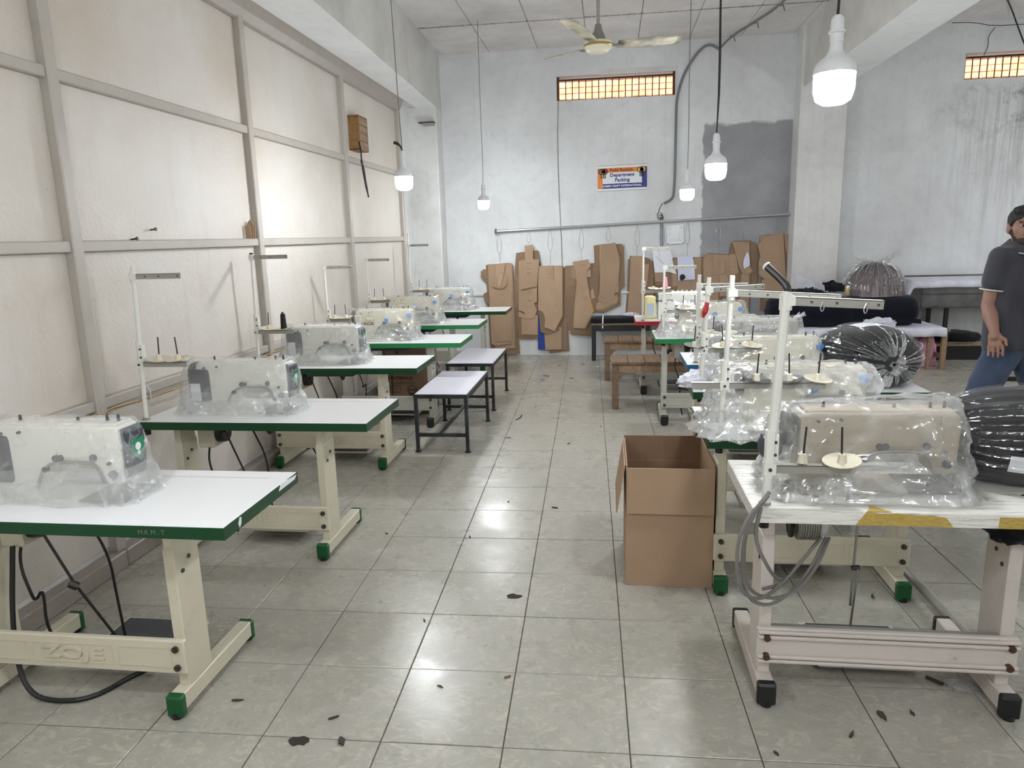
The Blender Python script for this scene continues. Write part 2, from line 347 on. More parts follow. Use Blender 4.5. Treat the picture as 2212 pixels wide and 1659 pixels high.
# ------------------------------------------------------------------ the room
XW, YB, ZC = -2.49, 9.57, 3.875      # left panels, back wall, ceiling
def to_px(p):
    cm = sc.camera.matrix_world.inverted() @ Vector(p)
    if cm.z > -.05: return None
    return 1106+1545.56*cm.x/-cm.z, 829.5-1545.56*cm.y/-cm.z
def make_floor():
    fl = MB().box(-2.8, 7.4, -4.4, 9.75, -.12, -.004).build('floor', 'grout'); tag(fl, kind='structure')
    ox, oy, ux, uy = -.732, 1.96, Vector((.39986, .01048, 0)), Vector((-.01048, .39986, 0))
    g, h = .1982, .1965
    b = MB().add([(-g,-g,-.012),(g,-g,-.012),(g,g,-.012),(-g,g,-.012),(-g,-g,-.0018),(g,-g,-.0018),(g,g,-.0018),(-g,g,-.0018),(-h,-h,0),(h,-h,0),(h,h,0),(-h,h,0)],
        [(0,1,5,4),(1,2,6,5),(2,3,7,6),(3,0,4,7),(4,5,9,8),(5,6,10,9),(6,7,11,10),(7,4,8,11),(8,9,10,11)])
    tl = []
    for i in range(-6, 21):
        for j in range(-17, 20):
            c = Vector((ox, oy, 0))+ux*(i+.5)+uy*(j+.5)
            if not (-2.62 < c.x < 7.2 and -4.2 < c.y < 9.72): continue
            q = [to_px(c+ux*a*.5+uy*b_*.5) for a, b_ in ((-1,-1),(1,-1),(1,1),(-1,1))]; cp = to_px(c)
            s = 0
            if cp and all(q) and -120 < cp[0] < 2330 and cp[1] < 1800:
                s = abs((q[2][0]-q[0][0])*(q[3][1]-q[1][1])-(q[2][1]-q[0][1])*(q[3][0]-q[1][0]))
            tl.append((s, i, j, c))
    tl.sort(key=lambda t: -t[0])
    first = None; rest = MB()
    for k, (s, i, j, c) in enumerate(tl):
        tz = random.uniform(-.0006, .0006); rot = (random.uniform(-.0012, .0012), random.uniform(-.0012, .0012), R_(1.5))
        if k < 298 and s > 0:
            if first is None: first = b.build('tile', 'tile', fl, loc=(c.x, c.y, tz), rot=rot)
            else: inst(first, fl, (c.x, c.y, tz), rot)
        else: rest.add(b.v, b.f, Matrix.Translation((c.x, c.y, tz)) @ Matrix.Rotation(R_(1.5), 4, 'Z'))
    tag(rest.build('far_tiles', 'tile', fl), kind='stuff')
    for (x, y, r, seed) in ((-1.0, 1.935, .03, 1), (-.42, 2.94, .03, 2), (-1.2, 1.73, .025, 4)):      # broken-out spots in the tiles
        pl = [(x+r*(1+.5*noise.noise((math.cos(a)*2, math.sin(a)*2, seed)))*math.cos(a)*1.2, y+r*.7*(1+.6*noise.noise((math.cos(a)*2, math.sin(a)*2, seed+9)))*math.sin(a)) for a in [2*math.pi*k/14 for k in range(14)]]
        MB().prism(pl, .0004, .0016, 'z').build('tile_chip', M('chip_dark', (52, 46, 41), .95), fl)
make_floor()
def make_left_wall():
    wl = MB().box(-2.75, XW-.012, -4.4, 9.75, 0, 3.3).build('wall_left', 'plaster_white'); tag(wl, kind='structure')
    posts = [-2.42, -.58, 1.25, 3.10, 4.92, 6.79, 8.64]; rails = [.84, 1.6, 2.36]
    zs = [.09]+rails+[3.1]
    for a, b_ in zip([-4.3]+posts, posts+[]):
        for c, d in zip(zs, zs[1:]):
            bx('panel', 'panel', wl, XW-.014, XW, a+.032, b_-.032, c+.024, d-.024, .004)
    for p in posts: bx('post', 'batten', wl, XW-.012, XW+.047, p-.034, p+.034, .085, 3.1, .006)
    for a, b_ in zip([-4.3]+posts, posts):
        for z in rails: bx('rail', 'batten', wl, XW-.012, XW+.036, a+.034, b_-.034, z-.026, z+.026, .005)
        bx('skirting', 'skirting', wl, XW-.012, XW+.07, a+.002, b_-.002, 0, .088, .006)
    MB().prism([(-2.6, 3.07), (XW+.03, 3.07), (XW+.075, 3.13), (XW+.1, 3.21), (-2.6, 3.21)], -4.3, 8.7).build('top_fillet', 'skirting', wl, bevel=.01)
    # cable tucked along the low rail, clipped with white ties
    pts = [(XW+.045, 1.2, .80)]
    for k in range(24): pts.append((XW+.045+.006*math.sin(k*1.7), 1.2+k*.32, .80+.012*math.sin(k*2.3)))
    MB().tube(pts, .0045, 5, smooth=1).build('clipped_cable', 'cable_yellow', wl)
    for y in (3.42, 3.46, 3.9, 5.4, 5.9): MB().tube([(XW+.04, y, .865), (XW+.058, y, .84), (XW+.056, y, .79), (XW+.04, y, .785)], .003, 5).build('cable_tie', 'paper', wl)
    MB().tube([(XW+.05, 3.12, .80), (XW+.06, 3.18, .62), (XW+.05, 3.2, .4), (XW+.07, 3.28, .2), (XW+.09, 3.3, .09)], .004, 5, smooth=2).build('hanging_cable', 'cable_yellow', wl)
make_left_wall()
WIN = [(-.645, .82, 3.25, 3.54), (4.135, 5.6, 3.25, 3.54)]
def make_back():
    wb = MB()
    for a, b_, c, d in holes(-2.75, 7.4, 0, 4.05, WIN): wb.box(a, b_, YB, YB+.23, c, d)
    tag(wb.build('wall_back', 'plaster_back'), kind='structure')
    for n, (x0, x1, z0, z1) in enumerate(WIN, 1):
        wn = empty('window_%d' % n, (x0, YB+.05, z0), kind='structure')
        W, H = x1-x0, z1-z0
        MB().ring(0, W, 0, .16, 0, H, .0001)
        f = MB()
        f.box(-.0, .028, .0, .05, 0, H); f.build('frame_side', 'rust_bolt' if n == 1 else 'wood_pale', wn)
        MB().box(W-.028, W, 0, .05, 0, H).build('frame_side', 'rust_bolt' if n == 1 else 'wood_pale', wn)
        MB().box(.028, W-.028, 0, .05, H-.05, H-.03).build('frame_head', 'dark_steel', wn)
        MB().box(.028, W-.028, 0, .05, 0, .014).build('frame_sill', 'dark_steel', wn)
        nb = 16; b0 = None
        for k in range(1, nb+1):
            x = .028+(W-.056)*k/(nb+1)
            if b0 is None: b0 = MB().cyl((0, 0, .012), (0, 0, H-.035), .0062, n=6).build('bar', 'dark_steel', wn, loc=(x, .022, 0))
            else: inst(b0, wn, (x, .022, 0), (0, random.uniform(-.02, .02), 0))
        if n == 1:
            MB().box(W*.36, W+.03, -.052, -.047, H-.012, H+.05).build('plaster_lip', 'plaster_white', wn)
            MB().box(W-.004, W+.03, -.052, -.047, -.02, H-.012).build('plaster_lip', 'plaster_white', wn)
    # sunlit brick wall of the neighbouring building, seen through the openings
    ow = MB().box(-6, 12, 11.32, 11.5, 0, 6).build('wall_outside', M('mortar', (228, 186, 156), .9)); tag(ow, kind='structure')
    t = NT('orange_brick'); v = t.coord('Object', None, True); r = t.n('ObjectInfo').outputs['Random']
    c = t.mix(r, lin((230, 168, 130)), lin((240, 194, 160))); c = t.mix(t.mul(t.step(t.noise(v, 22, 5), .45, .7), .5), c, lin((206, 134, 102)))
    t.pbr(Base__Color=c, Roughness=.9); MATS['brick'] = t.m
    b0 = None
    for (xa, xb) in ((-1.3, 1.5), (4.4, 6.6)):
        row = 0; z = 3.36
        while z < 4.1:
            x = xa+(.12 if row % 2 else 0)
            while x < xb:
                if b0 is None: b0 = MB().box(-.112, .112, 0, .05, -.034, .034).build('brick', 'brick', ow, loc=(x, 11.31, z))
                else: inst(b0, ow, (x, 11.31+random.uniform(-.004, .004), z))
                x += .236
            row += 1; z += .081
make_back()
def make_upper():
    def slantbeam(name, xa, xb, ya, yb, xr_a, xr_b, z0):
        pl = [(xa, ya), (xr_a, ya), (xr_b, yb), (xa, yb)]
        return MB().prism(pl, z0, ZC+.1, 'z')
    b = slantbeam('trim_1', -2.75, 0, -4.4, YB, -1.66, -2.14, 3.2).build('trim_1', ['plaster_beam'])
    tag(b, kind='structure')
    b = MB().box(2.27, 2.745, -4.4, YB, 3.22, ZC+.1).build('trim_2', 'plaster_beam'); tag(b, kind='structure')
    MB().box(2.272, 2.743, -4.3, 9.26, 3.216, 3.221).build('soffit_skim', 'plaster_soffit', b)
    b1 = bpy.data.objects['trim_1']
    MB().prism([(-2.38, -4.3), (-1.665, -4.3), (-2.135, 9.26), (-2.38, 9.26)], 3.196, 3.201, 'z').build('soffit_skim', 'plaster_soffit', b1)
    tag(MB().box(-2.75, -2.14, 9.26, YB+.02, 0, 3.9).build('trim_3', 'plaster_white', bevel=.012), kind='structure')
    tag(MB().box(2.236, 2.765, 9.27, YB+.02, 0, 3.9).build('trim_4', 'plaster_white', bevel=.008), kind='structure')
    ce = MB().box(-2.75, 7.4, -4.4, YB+.23, ZC+.012, ZC+.14).build('ceiling', 'joint_dark'); tag(ce, kind='structure')
    xs = [-.26+.615*k for k in range(-5, 13)]; ys = [-4.4, -3.1, -1.85, -.6, .65, 1.9, 3.15, 4.6, 5.85, 7.1, 8.36, YB+.02]
    b0 = None
    for ya, yb in zip(ys, ys[1:]):
        for xa, xb in zip(xs, xs[1:]):
            if ya < 5.8: continue
            g = .0035; n = MB().box(xa+g, xb-g, ya+.006, yb-.006, ZC, ZC+.02).build('slab', 'plaster_ceiling', ce, bevel=.006)
            n.location.z = random.uniform(-.003, .002)
    MB().box(-2.7, 7.3, -4.4, 5.86, ZC-.001, ZC+.02).build('near_slabs', 'plaster_ceiling', ce)
    for y in (8.36, 7.1): MB().box(-2.1, 2.25, y-.016, y+.016, ZC-.003, ZC+.01).build('joint_strip', 'joint_dark', ce)
    tag(MB().box(7.2, 7.4, -4.4, YB+.23, 0, 4.05).build('wall_right', 'plaster_white'), kind='structure')
    tag(MB().box(-2.75, 7.4, -4.4, -4.2, 0, 4.05).build('wall_rear', 'plaster_white'), kind='structure')
    MB().box(2.765, 7.2, YB-.012, YB+.01, 0, .06).build('baseboard_back', 'skirting'); tag(bpy.data.objects['baseboard_back'], kind='structure')
make_upper()
# ------------------------------------------------------------------ hanging lamps
te = NT('lit_diffuser'); em = te.n('Emission', Color=(.93, .97, 1, 1), Strength=BULB); te.t.links.new(em.outputs[0], te.out.inputs[0]); MATS['lit'] = te.m
def lamp(loc, label, cordmat='cable_grey', top=ZC, via=None, s=1., double=False):
    x, y, z = loc; z -= .055*s
    r = empty('hanging_bulb', (x, y, z), label=label, cat='lamp', group='hanging bulbs')
    S = Matrix.Diagonal((s, s, s, 1))
    MB().lathe([(.001, 0), (.036, .003), (.056, .016), (.0645, .045), (.0655, .098)], 16, S).build('diffuser', 'lit', r, smooth=180)
    MB().lathe([(.0665, .098), (.067, .112), (.062, .128), (.048, .143), (.03, .155), (.0215, .172), (.019, .2)], 18, S).build('housing', 'bulb_white', r, smooth=60)
    MB().lathe([(.0215, .196), (.0215, .222), (.027, .225), (.027, .231), (.0215, .233), (.02, .268), (.011, .279)], 14, S).build('socket', 'bulb_white', r, smooth=40)
    zt = .277*s
    pts = via(x, y, z) if via else [(0, 0, zt), (.004, 0, zt+.3), (-.003, .002, zt+.8), (0, 0, top-z)]
    MB().tube(pts, .0035 if not double else .004, 6, smooth=1).build('cord', cordmat, r)
    if double: MB().tube([(p[0]+.009*math.sin(k*1.3), p[1]+.006, p[2]) for k, p in enumerate(pts)], .004, 6, smooth=1).build('cord', cordmat, r)
    return r
lamp((-1.486, 5.295, 1.998), 'white bulb lamp in front of the left partition, grey cord with a taped stub', via=lambda x, y, z: [(0, 0, .277), (-.01, 0, .6), (-.02, 0, 1.2), (-.045, .02, ZC-z)])
lamp((-1.396, 8.222, 1.952), 'small bulb lamp hanging farthest away, left of the blue-orange sign')
lamp((.719, 6.963, 1.927), 'bulb lamp on a thin pale cord beside the grey conduit, right of the sign')
lamp((.655, 4.705, 1.95), 'bulb lamp on a black cord in front of the bare cement patch', 'wire_black', double=True)
lamp((.745, 2.657, 2.048), 'largest and nearest bulb lamp, in front of the right pillar', 'wire_black', double=True)
for k, q in enumerate([(.75, .42, 2.05), (-1.35, .92, 2.05), (-1.4, -1.7, 2.0), (.9, -1.9, 2.0), (4.2, 5.6, 2.05), (4.4, 2.6, 2.05), (4.3, -.5, 2.05), (5.6, 8.0, 2.05)]):  # fill bulbs added out of view to brighten the room and near tables
    lamp(q, ['bulb lamp right of the viewer, in line with the right row lamps', 'bulb lamp left of the viewer, above the left row', 'bulb lamp at the rear left corner', 'bulb lamp at the rear of the aisle', 'bulb lamp beyond the right edge, level with the fan', 'bulb lamp beyond the right edge, level with the near tables', 'bulb lamp at the rear right', 'bulb lamp in the far right corner beyond the second window'][k], 'wire_black')
r = bpy.data.objects['hanging_bulb']
MB().tube([(0, 0, .27), (-.012, 0, .315), (-.04, 0, .335), (-.06, 0, .34)], [.004, .007, .011, .011], 8, smooth=1).build('taped_wire_stub', 'black_plastic', r)
def ceiling_fan():
    hx, hy, hz = -.073, 5.627, 2.934
    f = empty('ceiling_fan', (hx, hy, hz), label='cream ceiling fan with three dusty blades on a long down rod', cat='fan')
    MB().lathe([(.001, -.055), (.045, -.053), (.075, -.045), (.098, -.022), (.104, 0), (.1, .02), (.06, .03), (.03, .035)], 24).build('motor_housing', M('fan_cream', (222, 216, 190), .35), f, smooth=45)
    MB().lathe([(.101, -.012), (.1065, -.008), (.1065, .002), (.101, .006)], 24).build('trim_ring', M('fan_gold', (176, 150, 70), .35, .5), f, smooth=40)
    MB().lathe([(.056, .03), (.05, .06), (.03, .1), (.022, .14), (.0, .142)], 18).build('canopy', M('fan_grey', (130, 128, 122), .5), f, smooth=40)
    MB().cyl((0, 0, .13), (.0, 0, ZC-hz), .013, n=10).build('down_rod', 'arm_grey', f)
    bl = None
    for a in (131, 251, 11):
        T = Matrix.Rotation(R_(a), 4, 'Z')
        def fn(u, v):
            x = .14+.47*u; wv = .052+.018*math.sin(u*2.2); y = (v-.5)*2*wv*(1 if u < .93 else 1-(u-.93)*4.5)
            return (x, y, .025*u+.0-.22*y*1.0+.008)
        m = MB().grid(fn, 12, 6)
        b = m.build('blade', M('fan_blade', (206, 198, 170), .45, rgb2=(120, 112, 96), vs_=9), f, smooth=180, rot=(0, 0, R_(a)))
        s = b.modifiers.new('thick', 'SOLIDIFY'); s.thickness = .005
        MB().box(.06, .19, -.018, .018, -.006, .006).build('blade_bracket', 'fan_grey', f, rot=(0, 0, R_(a)), bevel=.003)
ceiling_fan()
def sign():
    # lettered board on the back wall, slightly crooked
    s = empty('wall_sign', (.175, YB-.006, 2.285), label='blue, orange and white department sign on the back wall', cat='sign'); s.rotation_euler = (0, R_(-.7), 0)
    W, H = .62, .315
    MB().box(-W/2, W/2, -.006, .004, -H/2, H/2).build('board', 'paper', s)
    o = lin((222, 124, 44)); M('sign_orange', (222, 128, 48), .5, var=.03); M('sign_blue', (24, 36, 118), .5, var=.03)
    def q(m, x0, x1, z0, z1, d=.0075): MB().box(-W/2+x0*W, -W/2+x1*W, -d, -.0055, -H/2+z0*H, -H/2+z1*H).build('printed_band', m, s)
    q('sign_orange', .0, .84, .72, .90); q('sign_orange', 0, .1, .1, .72); q('sign_blue', .9, 1., .1, .90); q('sign_blue', .1, .9, .1, .285); q('sign_blue', .84, .9, .72, .9)
    y = -.0085
    text('lettering', 'Padel Rackets', .052, 'ink', s, (-.01, y, .098), bold=.0008)
    M('sign_navy', (38, 44, 110), .6)
    text('lettering', 'Department', .062, 'sign_navy', s, (-.0, y, .037), bold=.0016); text('lettering', 'Packing', .062, 'sign_navy', s, (.0, y, -.025), bold=.0016)
    text('lettering', 'SCREEN CRAFT INTERNATIONAL', .0335, 'paper', s, (-.005, y, -.097), bold=.0009)
    def racket(cx, cz, m1, m2):
        MB().cyl((cx, y-.001, cz), (cx, y, cz), .036, n=18).build('racket_print', m1, s); MB().cyl((cx, y-.0015, cz), (cx, y, cz), .026, n=16).build('racket_print', m2, s)
        MB().box(cx-.006, cx+.006, y-.001, y, cz-.085, cz-.03).build('racket_print', 'ink', s)
    M('print_grey', (120, 120, 90), .6); M('print_red', (170, 50, 44), .6); M('print_yel', (226, 206, 80), .6)
    racket(-.265, .085, 'ink', 'print_grey'); racket(-.235, .085, 'ink', 'print_grey'); racket(-.215, .085, 'ink', 'print_red')
    racket(.245, .09, 'ink', 'sign_blue'); racket(.262, .095, 'print_red', 'print_yel'); racket(.225, .09, 'ink', 'print_yel')
    MB().box(-W/2-.002, W/2+.002, -.009, .002, H/2-.004, H/2+.002).build('frame_strip', 'arm_grey', s)
    MB().box(-W/2-.002, W/2+.002, -.009, .002, -H/2-.002, -H/2+.004).build('frame_strip', 'arm_grey', s)
sign()
def electrics():
    s = empty('switchboard', (.847, YB-.03, 1.56), label='white switchboard with sockets and toggles under the conduit', cat='switchboard'); s.rotation_euler = (0, R_(-1.5), 0)
    bx('box', 'bulb_white', s, -.108, .108, -.02, .028, -.122, .122, .006)
    for x, z in ((-.075, .085), (.075, .085), (-.075, .005), (.06, .005)): 
        p = bx('socket_plate', 'paper', s, x-.026, x+.026, -.026, -.018, z-.026, z+.026, .003)
        for a, b_ in ((-.008, -.006), (.008, -.006), (0, .01)): MB().cyl((x+a, -.0275, z+b_), (x+a, -.024, z+b_), .0035, n=8).build('pin_hole', 'ink', p)
    for k in range(5): bx('toggle', 'paper', s, -.088+k*.036, -.064+k*.036, -.03, -.018, -.085, -.045, .003)
    for x, z in ((-.095, -.11), (.095, -.11)): MB().cyl((x, -.022, z), (x, -.018, z), .006, n=8).build('screw', 'ink', s)
    c = empty('wall_conduit', (0, 0, 0), label='bent grey conduit running up beside the window to the ceiling', cat='conduit')
    pts = [(.70, YB-.03, 1.95), (.79, YB-.03, 1.99), (.83, YB-.03, 2.06), (.832, YB-.03, 3.0), (.835, YB-.03, 3.2), (.90, YB-.03, 3.45), (1.02, YB-.03, 3.65), (1.13, YB-.04, 3.77), (1.22, YB-.04, 3.80), (1.32, YB-.05, 3.74)]
    MB().tube(pts, .016, 8, smooth=2).build('pipe', M('conduit_grey', (120, 122, 124), .55), c)
    pts = [(1.32, YB-.05, 3.73), (1.45, 9.4, 3.845), (1.62, 8.9, 3.855), (1.75, 8.4, 3.855), (1.78, 7.8, 3.85), (1.8, 6.9, 3.86)]
    MB().tube(pts, .012, 8, smooth=1).build('ceiling_run', 'conduit_grey', c)
    for p in ((1.45, 9.4, 3.84), (1.62, 8.9, 3.85), (1.76, 8.3, 3.85)): MB().tube([(p[0]-.02, p[1], p[2]+.01), (p[0], p[1], p[2]-.014), (p[0]+.02, p[1], p[2]+.01), (p[0]+.04, p[1], p[2]-.06)], .004, 5, smooth=1).build('binding_wire', 'wire_black', c)
    j = empty('junction_clip', (.655, YB-.02, 1.85), label='small white terminal block with looped wires above the rail', cat='terminal block')
    bx('block', 'bulb_white', j, -.06, .06, -.015, .018, -.015, .015, .003); bx('block_stem', 'bulb_white', j, -.022, .022, -.025, .018, -.028, .03, .003)
    MB().tube([(.03, -.02, .1), (-.0, -.03, .06), (-.02, -.03, 0), (-.035, -.03, -.05), (-.02, -.03, -.1), (.02, -.03, -.08), (.03, -.03, -.05), (-.01, -.03, -.04)], .005, 6, smooth=2).build('loose_wire', 'wire_black', j)
    MB().tube([(0, -.02, 0), (.03, -.035, -.05), (.045, -.03, -.09), (.01, -.03, -.1), (-.005, -.03, -.06)], .005, 6, smooth=2).build('loose_wire', M('wire_red', (120, 50, 44), .6), j)
    w2 = MB()
    for dx in (-.012, .012): w2.cyl((.675+dx, YB-.012, 1.78), (.68+dx, YB-.012, 1.42), .006, n=6)
    tag(w2.build('supply_pipes', 'conduit_grey'), 'pair of thin grey pipes dropping behind the hanging rail', 'pipe')
    pts = [(-.627, YB-.006, 3.24), (-.645, YB-.008, 2.7), (-.62, YB-.008, 1.75), (-.607, YB-.008, 1.5), (-.6, YB-.008, .8), (-.62, YB-.01, .3)]
    tag(MB().tube(pts, .0045, 5, smooth=1).build('wall_wire', 'cable_grey'), 'thin grey wire hanging down the back wall from the window corner', 'wire')
    rail = empty('hanging_rail', (0, 0, 0), label='long steel rail fixed across the back wall above the cardboard patterns', cat='rail')
    MB().cyl((-1.48, 9.475, 1.662), (2.23, 9.475, 1.768), .017, n=10).build('tube', M('rail_steel', (176, 176, 178), .35, .5), rail)
    for x in (-1.46, .3, 1.95): MB().box(x-.012, x+.012, 9.47, YB, 1.662+.0286*(x+1.48)-.01, 1.662+.0286*(x+1.48)+.01).build('bracket', 'steel', rail)
    MB().tube([(-1.46, 9.46, 1.63), (-1.46, 9.455, 1.67), (-1.46, 9.47, 1.69)], .014, 6).build('end_hook', 'steel', rail)
    pp = MB().box(-1.95, 1.0, YB-.03, YB, .815, .85); tag(pp.build('trim_5', 'plaster_white', bevel=.006), kind='structure')
    # breaker box on the left partition
    b = empty('breaker_box', (XW, 7.0, 2.46), label='open wooden breaker box with a black strap on the left partition', cat='box')
    MB().box(0, .11, 0, .012, 0, .31).build('side', 'wood_box', b); MB().box(0, .11, .24, .252, 0, .31).build('side', 'wood_box', b)
    MB().box(0, .11, 0, .252, .305, .317).build('top', 'wood_box', b); MB().box(0, .11, 0, .252, -.006, .006).build('bottom', 'wood_box', b)
    for k in range(4): bx('front_slat', 'wood_pale', b, .1, .109, .012, .24, .008+k*.075, .078+k*.075, .002)
    st = MB().tube([(.1, -.004, .07), (.12, -.015, -.02), (.115, -.01, -.1), (.12, .03, -.17), (.12, -.03, -.13), (.115, -.01, -.11)], .008, 6, smooth=2).tube([(.115, -.01, -.1), (.12, .02, -.2), (.13, .03, -.33), (.14, .06, -.45)], [.012, .014, .012, .008], 6, smooth=1)
    st.build('strap', 'black_plastic', b)
    f = empty('wall_light_fitting', (-2.3, 9.2, 2.98), label='small dusty bracket near the top of the left pillar', cat='bracket')
    bx('plate', 'arm_grey', f, 0, .14, -.012, .06, 0, .03, .004); bx('lip', 'dark_steel', f, -.06, .15, -.02, .06, .03, .04, .003)
    sp = empty('paper_clip_bundle', (XW+.03, 4.8, 1.626), label='small folded brown cardboard pieces stuck at the rail by the second post', cat='cardboard')
    for k, (dy, h, a) in enumerate(((-.03, .1, .2), (0, .13, -.1), (.03, .11, .1))): MB().prism([(-.02, 0), (.015, 0), (.02, h*.8), (.0, h), (-.02, h*.85)], dy-.003, dy+.003).build('piece', 'card', sp, rot=(a*.3, 0, 0))
    for (y, z) in ((3.72, 1.68), (3.55, 1.63)): tag(MB().cyl((XW-.002, y, z), (XW+.03, y+.004, z+.004), .004, n=6).cyl((XW+.028, y+.004, z+.004), (XW+.034, y+.004, z+.004), .01, n=8).build('wall_nail', 'dark_steel'), ('upper' if z > 1.65 else 'lower')+' rusty nail in the left wall panel above the middle rail', 'nail', 'nails in the left wall panel')
    cw = empty('ceiling_wires', (0, 0, 0), 0, 'loose black wires hanging from the ceiling above the second window', 'wire')
    MB().tube([(4.05, 8.6, 3.86), (4.3, 9.0, 3.85), (4.51, 9.3, 3.78), (4.62, 9.3, 3.54), (4.75, 9.3, 3.3)], .008, 6, smooth=1).build('thick_wire', 'wire_black', cw)
    MB().tube([(3.9, 9.45, 3.85), (4.14, 9.45, 3.84), (4.36, 9.5, 3.80), (4.7, 9.5, 3.80)], .004, 5, smooth=1).tube([(4.40, 9.53, 3.79), (4.34, 9.54, 3.70), (4.36, 9.55, 3.6), (4.32, 9.55, 3.5)], .004, 5, smooth=1).build('thin_wire', 'wire_black', cw)
electrics()
# ------------------------------------------------------------------ sewing tables
def sewing_table(label, xl, yn, L=1.17, D=.53, top='white_top', edge='green_edge', frame='frame_cream', cap='cap_green', letters=None,
                 ribs=False, bolt='bolt', ruler=False, motor=True, H=.75, T=.04, rz=0, group='sewing tables', shift=0.):
    r = empty('sewing_table', (xl, yn, 0), rz, label, 'table', group)
    bx('tabletop', top, r, .003, L-.003, .003, D-.003, H-T, H, .001)
    MB().ring(0, L, 0, D, H-T-.0005, H-.0012, .004).build('edge_band', edge, r)
    px = (.09+shift, .855+shift)
    for x in px:
        bx('post', frame, r, x-.017, x+.017, .175, .305, .55, H-T)
        pp = bx('post_sleeve', frame, r, x-.021, x+.021, .168, .312, .083, .592, .004)
        for z in (.535, .5): MB().cyl((x-.024, .205+(z-.5)*1.2, z), (x+.026, .205+(z-.5)*1.2, z), .008, n=8).build('bolt', bolt, pp)
        ft = bx('foot', frame, r, x-.027, x+.027, .115, .595, .022, .085, .004)
        for y0, y1 in ((.095, .125), (.585, .612)):
            MB().add([(x-.031, y0, .006), (x+.031, y0, .006), (x+.031, y1, .006), (x-.031, y1, .006), (x-.031, y0, .084), (x+.031, y0, .084), (x+.031, y1, .089), (x-.031, y1, .089)],
                     [(0,3,2,1),(4,5,6,7),(0,1,5,4),(1,2,6,5),(2,3,7,6),(3,0,4,7)]).build('foot_cap', cap, ft, bevel=.006)
            MB().cyl((x, (y0+y1)/2, 0), (x, (y0+y1)/2, .02), .019, n=10).build('levelling_pad', 'cap_black', ft)
    cb = bx('crossbeam', frame, r, px[0]-.03, px[1]+.03, .145, .168, .14, .267, .005)
    if ribs:
        for z in (.150, .166, .238, .256): bx('rib', frame, cb, px[0]-.028, px[1]+.028, .131, .146, z-.006, z+.006, .003)
    else:
        x0, x1 = px[0]+.02, px[1]-.02; a, b_ = x0+.2, x1-.22
        for (u, v) in ((x0, a-.02), (a, b_), (b_+.02, x1)):
            MB().box(u, v, .1425, .146, .237, .241).box(u, v, .1425, .146, .166, .17).box(u, u+.004, .1425, .146, .17, .237).box(v-.004, v, .1425, .146, .17, .237).build('pressed_border', frame, cb)
        if letters: text('embossed_lettering', letters, .062, frame, cb, ((a+b_)/2, .1435, .203), ext=.0045, bold=.0015, sx=1.75)
    for x in px:
        for z in (.167, .237): yb = .1275 if ribs else .136; MB().cyl((x, yb, z), (x, .146, z), .012, n=8).cyl((x, yb-.004, z), (x, yb+.002, z), .006, n=6).build('bolt', bolt, cb)
    pz = 0 if not ribs else -.035; pd = bx('pedal', 'dark_grey', r, .34, .66, .34, .6, .062+pz, .074+pz, .004)
    MB().ring(.32, .68, .33, .62, .05+pz, .062+pz, .014).build('pedal_frame', frame, pd)
    if motor:
        mt = bx('motor_box', frame, r, .165, .255, .23, .36, H-T-.16, H-T-.002, .008)
        MB().cyl((.255, .295, H-T-.09), (.295, .295, H-T-.09), .055, .05, n=14).build('motor', 'dark_steel', mt)
        MB().tube([(.28, .25, H-T-.1), (.31, .24, H-T-.07), (.32, .24, H-T-.075)], .008, 6).build('lever', 'dark_steel', mt)
        rd = MB().tube([(.32, .24, H-T-.075), (.375, .3, .38), (.425, .42, .075)], .005, 6).build('pedal_rod', 'dark_steel', r)
        MB().cyl((.365, .285, .39), (.385, .3, .37), .016, n=8).build('rod_clamp', 'dark_steel', rd)
        kp = MB().lathe([(.001, 0), (.035, .004), (.046, .012), (.04, .02), (.001, .024)], 14, Matrix.Translation((.52, .3, H-T-.06)) @ Matrix.Rotation(R_(80), 4, 'Y')).build('knee_pad', 'cap_black', r, smooth=50)
        MB().tube([(.52, .3, H-T-.06), (.46, .3, H-T-.03), (.44, .3, H-T)], .006, 6, smooth=1).build('knee_rod', 'dark_steel', r)
        MB().tube([(.19, .3, H-T-.15), (.18, .28, .46), (.225, .26, .36), (.2, .3, .3), (.235, .31, .36), (.225, .3, .18), (.26, .36, .03)], .0055, 6, smooth=2).build('motor_cable', 'cable_black', r)
        MB().tube([(.36, .36, H-T), (.40, .38, .6), (.45, .4, .45), (.44, .42, .28), (.43, .45, .02)], .005, 6, smooth=2).build('supply_cable', 'cable_black', r)
    MB().prism([(.3, H-T), (.3, H-T-.03), (.34, H-T-.05), (.66, H-T-.05), (.7, H-T-.03), (.7, H-T)], .17, .37).build('oil_pan', 'dark_grey', r, bevel=.006)
    if ruler:
        m = MB(); x0 = L-.62
        m.box(x0, L-.07, D-.075, D-.0742, H+.0001, H+.0004)
        for k in range(56): m.box(x0+k*.0098, x0+k*.0098+.001, D-.075-(.012 if k % 5 == 0 else .007), D-.075, H+.0001, H+.0004)
        m.build('ruler_print', 'cable_grey', r)
    return r
LX = [(-1.155, 1.90), (-1.125, 3.13), (-1.265, 4.56), (-1.2, 5.70), (-1.265, 6.90), (-1.17, 8.17)]
LT = [xr-1.17 for xr, _ in LX]
